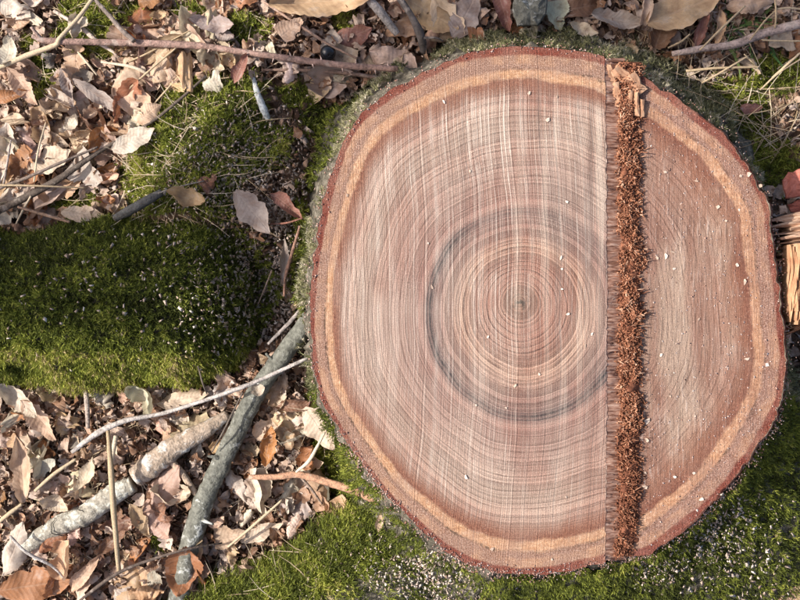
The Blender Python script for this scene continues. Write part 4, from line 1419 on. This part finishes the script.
pb = stick('pale_branch', [(228, 415, 30), (203, 431, 31), (178, 445, 29), (154, 463, 27), (136, 477, 25)], [6, 10, 12.5, 14.5, 12], 'smooth tan and whitish broken branch below the log', 'branch', (.5, .5, .45), n=60, sides=18, wob=.09, mat='tan_branch', seed=5)
stick('cracked_branch', [(133, 484, 22), (113, 495, 22), (86, 514, 20), (60, 525, 18), (24, 547, 14)], [10, 12.5, 12.5, 12, 9], 'whitish lichen branch with dark cross cracks at lower left', 'branch', (.55, .56, .5), n=70, sides=18, wob=.09, mat='pale_branch', seed=9)
crk = bpy.data.objects[-1] if False else [o for o in COL.objects if o.name.startswith('cracked_branch')][0]
for i, (x, y) in enumerate(((116, 493), (88, 511), (58, 527))):
    c = P(x, y, .0195)
    d = (P(58, 527, .026) - P(112, 497, .03))
    d /= np.linalg.norm(d)
    sd = np.array([-d[1], d[0], 0])
    pts = []
    for a in np.linspace(.25, 2.7 - .3 * (i % 2), 9):
        w_ = .0131
        pts.append(c + sd * np.cos(a) * w_ + np.array([0, 0, np.sin(a) * w_]) + d * (.0045 * math.sin(a * 2.6 + i * 2) + .0015 * math.sin(a * 9 + i)))
    V, F, uv = tube(np.array(pts), [.0003, .0008, .0006, .0002], 18, 5, .4)
    o = link('bark_crack', mesh('bark_crack', V, F), M['stick'], crk)
    o.color = (.06, .055, .045, 1)

stick('long_pale_stick', [(72, 452, 34), (96, 434, 42), (124, 421, 48), (160, 414, 54), (196, 403, 66), (232, 391, 76), (262, 379, 80), (308, 358, 84)], [2.4, 3.6, 3.0, 2.3, 2.2, 2.4, 2.4, 1.8],
      'long pale curved stick lying over the grey branch below the log', 'stick', (.36, .325, .30), n=80, wob=.14)
stick('upright_straw', [(108, 430, 44), (111, 470, 62), (114, 515, 60), (119, 572, 34)], [2.4, 3.2, 3.4, 2.6], 'straight tan stem crossing the cracked branch', 'straw', (.5, .4, .3), mat='straw', rnd=.35, n=30)
stick('flat_cane', [(249, 477, 36), (275, 477, 42), (300, 475, 46), (330, 483, 56), (362, 494, 72), (402, 516, 92)], [2.6, 3.6, 4.2, 4.6, 4.4, 3.6], 'flattened reddish brown cane reaching under the lower left of the stump', 'cane', (.36, .20, .125), n=40, flat=.55)
stick('white_straw', [(296, 472, 54), (308, 462, 60), (316, 449, 62), (325, 432, 60)], [1.2, 2.2, 2.0, 1.0], 'bright white curved straw above the flat cane', 'straw', (.7, .65, .58), mat='straw', rnd=1.0)
stick('grey_twig', [(300, 476, 40), (312, 490, 38), (322, 504, 30)], [1.6, 1.6, 1.0], 'short brown twig hanging below the flat cane', 'twig', (.25, .18, .14))
stick('thin_dark_twig', [(74, 606, 30), (96, 588, 38), (120, 572, 44), (150, 560, 46), (188, 549, 60), (222, 543, 40)], [1.6, 2.2, 2.0, 1.7, 1.5, 1.0], 'thin dark twig curving in from the bottom edge', 'twig', (.085, .062, .05), n=40)
stick('straw', [(-6, 526, 40), (10, 513, 44), (22, 504, 44)], [2.2, 2.4, 1.8], 'thick tan straw piece at the left edge above the bleached leaf', 'straw', (.5, .4, .3), mat='straw', rnd=.5)
stick('straw', [(35, 491, 42), (54, 474, 46), (76, 459, 44)], [1.8, 2.2, 1.6], 'tan straw piece pointing up to the pale serrated leaf', 'straw', (.5, .4, .3), mat='straw', rnd=.55)
stick('straw', [(228, 547, 34), (254, 525, 40), (282, 500, 38)], [1.2, 1.8, 1.3], 'tan straw above the border of the long moss', 'straw', (.5, .4, .3), mat='straw', rnd=.6)
stick('thin_twig', [(243, 392, 66), (232, 414, 62), (222, 434, 60), (212, 452, 50)], [.9, 1.1, 1.0, .8], 'hair thin dark twig along the left side of the grey branch', 'twig', (.1, .08, .065))
stick('grey_twig', [(10, 536, 42), (26, 552, 46), (52, 566, 38), (64, 578, 30)], [1.6, 2.0, 1.8, 1.2], 'grey twig under the lower end of the cracked branch', 'twig', (.36, .33, .31))
stick('tan_stick', [(172, 462, 26), (184, 476, 26), (196, 494, 24)], [4.0, 4.4, 3.4], 'short tan stick between the broken branch and the grey branch', 'stick', (.40, .30, .22))
stick('upright_twig', [(85, 386, 30), (87, 404, 34), (88, 428, 28)], [3.0, 3.2, 2.4], 'short greyish upright twig below the log', 'twig', (.38, .31, .26))
stick('straw', [(116, 436, 34), (113, 452, 40), (110, 470, 36)], [2.6, 2.8, 2.0], 'short broad whitish straw beside the straight tan stem', 'straw', (.6, .5, .4), mat='straw', rnd=.95)
stick('thin_twig', [(198, 366, 86), (203, 384, 84), (207, 394, 74)], [.9, 1.0, .8], 'tiny dark twig hooked on the lower edge of the log', 'twig', (.1, .08, .065))

# right-hand corner: twig, stalks, blades
stick('bark_twig', [(672, 54, 44), (700, 49, 46), (735, 44, 50), (765, 33, 54), (808, 22, 56)], [3.2, 4.2, 4.6, 5.0, 5.5], 'pinkish grey twig in the top right corner', 'twig', (.34, .26, .23), n=36)
for i, (pl, r, lab) in enumerate((([(686, 71, 60), (720, 68, 64), (760, 67, 60)], [1.6, 1.5, 1.0], 'level pale grass stalk right of the top of the stump'),
                             ([(702, 83, 60), (725, 70, 66), (748, 56, 60)], [1.2, 1.3, .8], 'pale grass stalk crossing the level stalk'),
                             ([(700, 50, 66), (722, 28, 74), (745, 6, 70)], [1.0, 1.4, 1.0], 'slanting greenish stalk below the pointed tan leaf'),
                             ([(760, 90, 46), (780, 72, 54), (806, 56, 50)], [1.0, 1.2, .9], 'dry stalk near the right edge above the shaded moss'),
                             ([(772, 78, 50), (790, 62, 56), (806, 48, 50)], [1.2, 1.4, 1.0], 'paler dry stalk close to the right edge'),
                             ([(750, 40, 60), (764, 22, 64), (776, 10, 60)], [.9, 1.1, .8], 'short stalk leaning over the pinkish grey twig'),
                             ([(775, -4, 60), (776, 14, 64), (775, 28, 60)], [1.2, 1.2, .9], 'upright grey stalk in the top right corner'),
                             ([(744, 54, 56), (752, 62, 54), (758, 67, 46)], [.8, 1.0, .7], 'tiny stalk under the pinkish grey twig'),
                             ([(762, 40, 62), (784, 41, 62), (806, 41, 60)], [.9, 1.1, .9], 'level greenish stalk at the right edge beneath the twig'),
                             ([(776, 9, 60), (790, 8, 60), (806, 10, 56)], [1.0, 1.2, 1.0], 'short level straw in the top right corner'),
                             ([(668, 48, 44), (682, 41, 52), (690, 34, 50)], [1.0, 1.2, .9], 'small stalk rising from the left end of the pinkish twig'))):
    stick('grass_stalk', pl, r, lab, 'grass stalk', (.5, .4, .3), mat='straw', rnd=.25 + .07 * (i % 5))

# fine dry stems and green blades nobody could count
def blades(n, box, lr, wr, mat, name, lab, cat, flat=.25, stops=None):
    Vs, Fs, Rs = [], [], []
    off = 0
    for i in range(n):
        qx, qy = rng.uniform(box[0], box[2]), rng.uniform(box[1], box[3])
        p = P(qx, qy, .02)
        if flare_h(np.array([p[0]]), np.array([p[1]]))[0] > .10:
            continue
        z = max(0, float(surf(np.array([p[0]]), np.array([p[1]]))[0]))
        l = rng.uniform(*lr)
        a = rng.uniform(0, 6.28)
        up = rng.uniform(.05, flat)
        d = np.array([np.cos(a), np.sin(a), up])
        bend = np.array([-np.sin(a), np.cos(a), -.2]) * rng.normal(0, .12)
        b = p.copy()
        b[2] = z + .006
        w = rng.uniform(*wr)
        sd = np.array([-np.sin(a), np.cos(a), .3])
        v = []
        for t in (0, .33, .66, 1):
            c = b + d * l * t + bend * l * t * t * 2 - np.array([0, 0, up * l * t * t * .6])
            ww = w * (1 - .75 * t)
            v += [c - sd * ww, c + sd * ww]
        Vs.append(np.array(v))
        Fs.append(np.array([[0, 1, 3, 2], [2, 3, 5, 4], [4, 5, 7, 6]]) + off)
        Rs.append(np.full(8, rng.random()))
        off += 8
    link(name, mesh(name, np.concatenate(Vs), np.concatenate(Fs), True, {'rnd': np.concatenate(Rs)}), M[mat], kind='stuff', label=lab, cat=cat)


blades(170, (640, 0, 810, 160), (.03, .10), (.0004, .0008), 'straw', 'dry_grass', 'fine dry grass stems tangled in the top right corner', 'grass', .5)
blades(800, (0, 0, 260, 230), (.015, .05), (.0004, .0007), 'straw', 'fine_straw', 'fine straw bits scattered through the upper left litter', 'straw', .35)
blades(700, (0, 388, 330, 600), (.015, .05), (.0004, .0007), 'straw', 'fine_straw', 'fine straw bits scattered through the lower left litter', 'straw', .35)
blades(46, (722, 8, 772, 46), (.02, .045), (.0012, .0024), 'grass', 'green_grass', 'green grass blades behind the pinkish grey twig', 'grass', .7)

# ------------------------------------------------------------------ berry, bark bit, wood chunks at the right
V = []
na, nb = 20, 12
for i in range(nb + 1):
    f = i / nb * np.pi
    for j in range(na):
        a = j / na * 2 * np.pi
        r = .0092 * (1 + .02 * math.sin(3 * a))
        dim = 1 - .16 * math.exp(-(f / .35) ** 2)
        V.append((r * math.sin(f) * math.cos(a), r * math.sin(f) * math.sin(a), r * math.cos(f) * dim))
berry = link('berry', mesh('berry', np.array(V), grid_faces(nb + 1, na, True)[:, ::-1]), M['berry'], None, 'shiny round black berry lying beside the thorny cane', 'berry')
berry.location = P(328, 53, .036)
berry.rotation_euler = (.5, .4, 0)


def slab(name, pl, z0, h, mat, label, cat, color=(.3, .2, .15), seed=0, dome=.3):
    """a thick irregular flat piece with an uneven top"""
    r = np.random.default_rng(seed)
    q = np.array(pl, float)
    m = []
    for i in range(len(q)):
        a, b = q[i], q[(i + 1) % len(q)]
        for f in (0, .33, .66):
            m.append(a + (b - a) * f + r.normal(0, .5, 2))
    m = np.array(m)
    c = m.mean(0)
    V = []
    nn_ = len(m)
    for sc, zz in ((1.0, z0), (1.0, z0 + h * .7), (.92, z0 + h * .95), (.5, z0 + h * (1 + dome * .5))):
        for w_ in m:
            p_ = c + (w_ - c) * sc
            V.append(P(p_[0], p_[1], zz + r.normal(0, h * .06)))
    V.append(P(c[0], c[1], z0 + h * (1 + dome * .6)))
    F = [tuple(f) for f in grid_faces(4, nn_, True)] + [(3 * nn_ + i, 3 * nn_ + (i + 1) % nn_, 4 * nn_) for i in range(nn_)]
    F.append(tuple(range(nn_ - 1, -1, -1)))
    o = link(name, mesh(name, np.array(V), F, False), M[mat], None, label, cat)
    o.color = (*color, 1)
    return o


M['redbark'] = mat_simple('red_bark', [(.3, (.28, .075, .05)), (.55, (.46, .16, .115)), (.75, (.60, .30, .24))], 130, (1, 1, 1), .6, .001)
M['splitwood'] = mat_simple('split_wood', [(.28, (.26, .13, .08)), (.5, (.48, .31, .21)), (.75, (.64, .48, .36))], 330, (.12, 1, .3), .9, .002)
M['orangewood'] = mat_simple('orange_wood', [(.28, (.30, .13, .07)), (.5, (.46, .26, .145)), (.75, (.58, .39, .25))], 150, (.4, 1, .5), .9, .0015)
slab('bark_chip', [(781, 182), (789, 172), (802, 168), (812, 176), (812, 194), (786, 199)], .10, .012, 'redbark', 'reddish flat bark chip on the moss at the right edge', 'bark chip', seed=3)
slab('bark_chip', [(787, 205), (800, 199), (812, 200), (812, 214), (790, 213)], .09, .010, 'redbark', 'orange red bark chip below the reddish bark chip', 'bark chip', seed=4)
slab('wood_chip', [(779, 206), (786, 205), (788, 213), (780, 215)], .122, .004, 'chip', 'white square wood chip between stump and orange bark chip', 'wood chip', seed=5)
def split_chunk(cx_, cy_, ang, length, width, z0, h, mat, label, seed):
    """a torn piece of wood: ridged fibres along its length, ragged ends"""
    r = np.random.default_rng(seed)
    nc_, nl = 26, 16
    prof_ = h * (.68 + .36 * r.random(nc_)) * np.sin(np.linspace(.35, np.pi - .35, nc_)) ** .5
    endA, endB = r.uniform(-.30, .22, nc_), r.uniform(-.25, .30, nc_)
    V = []
    for a_ in range(nl):
        f_ = a_ / (nl - 1)
        for b_ in range(nc_):
            u_ = -.5 + endA[b_] + f_ * (1 + endB[b_] - endA[b_])
            V.append((u_ * length, (b_ / (nc_ - 1) - .5) * width * (1 + .08 * math.sin(f_ * 5 + seed)), prof_[b_] * (1 + .12 * math.sin(f_ * 7 + b_ * .9)) + r.normal(0, h * .015)))
    top_n = len(V)
    for a_ in range(nl):
        for b_ in range(nc_):
            v = V[a_ * nc_ + b_]
            V.append((v[0], v[1], -.01))
    G = [tuple(f) for f in grid_faces(nl, nc_)]
    F = [f[::-1] for f in G] + [tuple(top_n + q for q in f) for f in G]
    F = [f for f in F]
    for a_ in range(nl - 1):
        for e_ in (0, nc_ - 1):
            F.append((a_ * nc_ + e_, (a_ + 1) * nc_ + e_, top_n + (a_ + 1) * nc_ + e_, top_n + a_ * nc_ + e_))
    for b_ in range(nc_ - 1):
        for e_ in (0, (nl - 1) * nc_):
            F.append((e_ + b_, e_ + b_ + 1, top_n + e_ + b_ + 1, top_n + e_ + b_))
    o = link('wood_chunk', mesh('wood_chunk', np.array(V), F, False), M[mat], None, label, 'wood chunk')
    o.location = P(cx_, cy_, z0)
    o.rotation_euler = (0, 0, math.radians(ang))
    return o


split_chunk(800, 238, 8, .052, .050, .135, .035, 'splitwood', 'fibrous pale split wood chunk wedged at the right of the stump', 6)
split_chunk(792, 284, 88, .052, .016, .168, .024, 'orangewood', 'upright orange wood splinter beside the right edge of the stump', 7)
split_chunk(808, 288, 93, .056, .021, .15, .03, 'orangewood', 'orange split wood chunk cut off by the right frame edge', 8)
split_chunk(797, 321, 20, .03, .016, .14, .02, 'orangewood', 'short orange wood splinter below the upright orange splinter', 14)
slab('wood_chip', [(786, 335), (791, 334), (792, 342), (787, 344)], .15, .004, 'chip', 'pale wood chip stuck to the right bark edge of the stump', 'wood chip', seed=9)
slab('wood_chip', [(784, 382), (788, 381), (790, 394), (786, 393)], .11, .004, 'chip', 'pale slender wood chip on moss right of the stump', 'wood chip', seed=10)
slab('bark_piece', [(515, -8), (548, -8), (546, 14), (538, 26), (518, 27), (512, 10)], .03, .016, 'grey_branch', 'bluish grey bark piece at the top above the stump', 'bark piece', seed=11)
slab('wood_chip', [(777, 527), (782, 526), (783, 542), (778, 543)], .06, .003, 'chip', 'white sliver of wood on the moss at the lower right', 'wood chip', seed=12)
slab('leaf_scrap', [(780, 590), (806, 574), (812, 606), (776, 606)], .02, .006, 'splitwood', 'tan scrap of wood in the bottom right corner', 'wood scrap', seed=13)

# pale chips lying on the sawn faces, each its own thing
CH = [(529, 93, 5, 6, 0), (548, 120, 6, 7, 0), (444, 102, 3, 7, 0), (470, 171, 3, 5, 0), (561, 258, 3, 7, 0), (562, 269, 3, 4, 0), (562, 289, 4, 3, 0), (567, 202, 4, 5, 0), (428, 243, 3, 4, 0), (432, 287, 3, 6, 0),
      (515, 386, 5, 7, 0), (568, 314, 5, 4, 0), (488, 337, 3, 6, 0), (539, 374, 3, 5, 0), (506, 408, 4, 3, 0), (476, 405, 3, 4, 0), (592, 334, 3, 5, 0), (585, 346, 3, 6, 0), (466, 477, 4, 7, 0), (566, 497, 3, 3, 0),
      (492, 549, 7, 5, 0), (552, 559, 4, 4, 0), (347, 195, 4, 5, 0), (557, 97, 3, 4, 0),
      (665, 172, 7, 4, 1), (696, 181, 6, 3, 1), (718, 207, 6, 6, 1), (726, 221, 5, 3, 1), (657, 258, 6, 7, 1), (666, 256, 6, 10, 1), (673, 252, 8, 3, 1), (674, 269, 4, 4, 1), (737, 265, 4, 7, 1), (745, 282, 5, 9, 1),
      (724, 187, 3, 3, 1), (699, 319, 3, 6, 1), (661, 355, 5, 6, 1), (670, 396, 6, 3, 1), (767, 365, 6, 6, 1), (747, 359, 8, 5, 1), (647, 421, 9, 11, 1), (647, 440, 5, 8, 1), (675, 477, 6, 4, 1), (645, 473, 5, 4, 1),
      (645, 487, 9, 6, 1), (702, 499, 9, 6, 1), (694, 473, 5, 4, 1), (749, 174, 7, 9, 1), (741, 176, 5, 5, 1), (760, 186, 6, 6, 1)]
for i, (x, y, w, h, side) in enumerate(CH):
    r = np.random.default_rng(500 + i)
    w, h = w * .62e-3, h * .62e-3
    na_ = int(r.integers(5, 8))
    an = np.sort(r.random(na_) * .7 + np.arange(na_)) / na_ * 6.283
    q = np.stack([np.cos(an) * w * .62, np.sin(an) * h * .62], -1) * r.uniform(.65, 1.15, (na_, 1))
    V = [(a, b, 0) for a, b in q] + [(a * .9, b * .9, .0005 + .0006 * r.random()) for a, b in q]
    F = [tuple(range(na_ - 1, -1, -1)), tuple(range(na_, 2 * na_))] + [(m, (m + 1) % na_, na_ + (m + 1) % na_, na_ + m) for m in range(na_)]
    dx, dy = x - 520, y - 302
    rr_ = math.hypot(dx, dy)
    hh24 = int(((math.degrees(math.atan2(dx, -dy)) + 367.5) % 360) // 15)
    hour = ('half past ' if hh24 % 2 else '') + ['twelve', 'one', 'two', 'three', 'four', 'five', 'six', 'seven', 'eight', 'nine', 'ten', 'eleven'][hh24 // 2] + ('' if hh24 % 2 else " o'clock")
    tall = 'upright ' if h > w * 1.3 else 'wide ' if w > h * 1.3 else 'square '
    if side:
        hor = 'beside the hinge' if x < 662 else 'midway to the bark' if x < 710 else 'near the bark'
        lab = f'tiny {tall}pale chip on the notch face, {hor}, towards {hour}'
    else:
        ringz = 'within the stain ring' if rr_ < 95 else 'just outside the stain ring' if rr_ < 140 else 'in the outer rings' if rr_ < 215 else 'near the bark'
        lab = f'tiny {tall}pale chip {ringz}, at {hour} from the pith'
    z = float(zn(np.array(x, float), np.array(y, float))) if side else ZC
    o = link('wood_chip', mesh('wood_chip', np.array(V), F, False, {'rnd': np.full(2 * na_, r.random() ** 1.3)}), M['chip'], None,
             lab, 'wood chip',
             'pale chips on the notch face' if side else 'pale chips on the ringed sawn face')
    o.location = P(x, y, z + .0005)
    o.rotation_euler = (r.normal(0, .15), r.normal(0, .15), r.uniform(-.5, .5))

# ------------------------------------------------------------------ unseen dead trunk left of the picture, added to cast shade along the log
tipg = P(318, 281, .0)
Hs = 1.75
top = tipg + np.array(SUN) * (Hs / SUN.z)
shade_snag = bpy.data.objects.new('shade_trunk', None)
COL.objects.link(shade_snag)
shade_snag['label'] = 'unseen broken trunk added left of the mossy log to cast shade'
shade_snag['category'] = 'dead tree'
V, F, uv = tube(np.array([[top[0] - .02, top[1] + .0, -.1], [top[0], top[1], .8], [top[0], top[1], Hs - .05]]), [.11, .078, .071], 40, 20, .04, 1, 3, caps=False)
V = np.array(V).reshape(40, 20, 3)
V[-1, :, 2] += np.random.default_rng(2).uniform(-.06, .10, 20)
V = V.reshape(-1, 3)
link('trunk', mesh('trunk', V, F), M['bark'], shade_snag)

for nm, dp, rd in (('shade_limb', [(0, -.02, -.16), (0, .10, -.04), (0, .22, .06), (.0, .305, .2), (.02, .33, .5), (.05, .345, .85)], [.045, .046, .05, .056, .054, .05]), ('shade_limb', [(0, .0, -.12), (-.02, .10, -.02), (-.01, .2, .02), (0, .29, .03)], [.03, .03, .022, .014])):  # limbs added and shaped to shade the ground above and left of the stump
    V, F, uv = tube(np.array([[top[0] + a, top[1] + b, Hs + c_] for a, b, c_ in dp]), rd, 24, 12, .08, 1, 5)
    link(nm, mesh(nm, V, F), M['bark'], shade_snag)
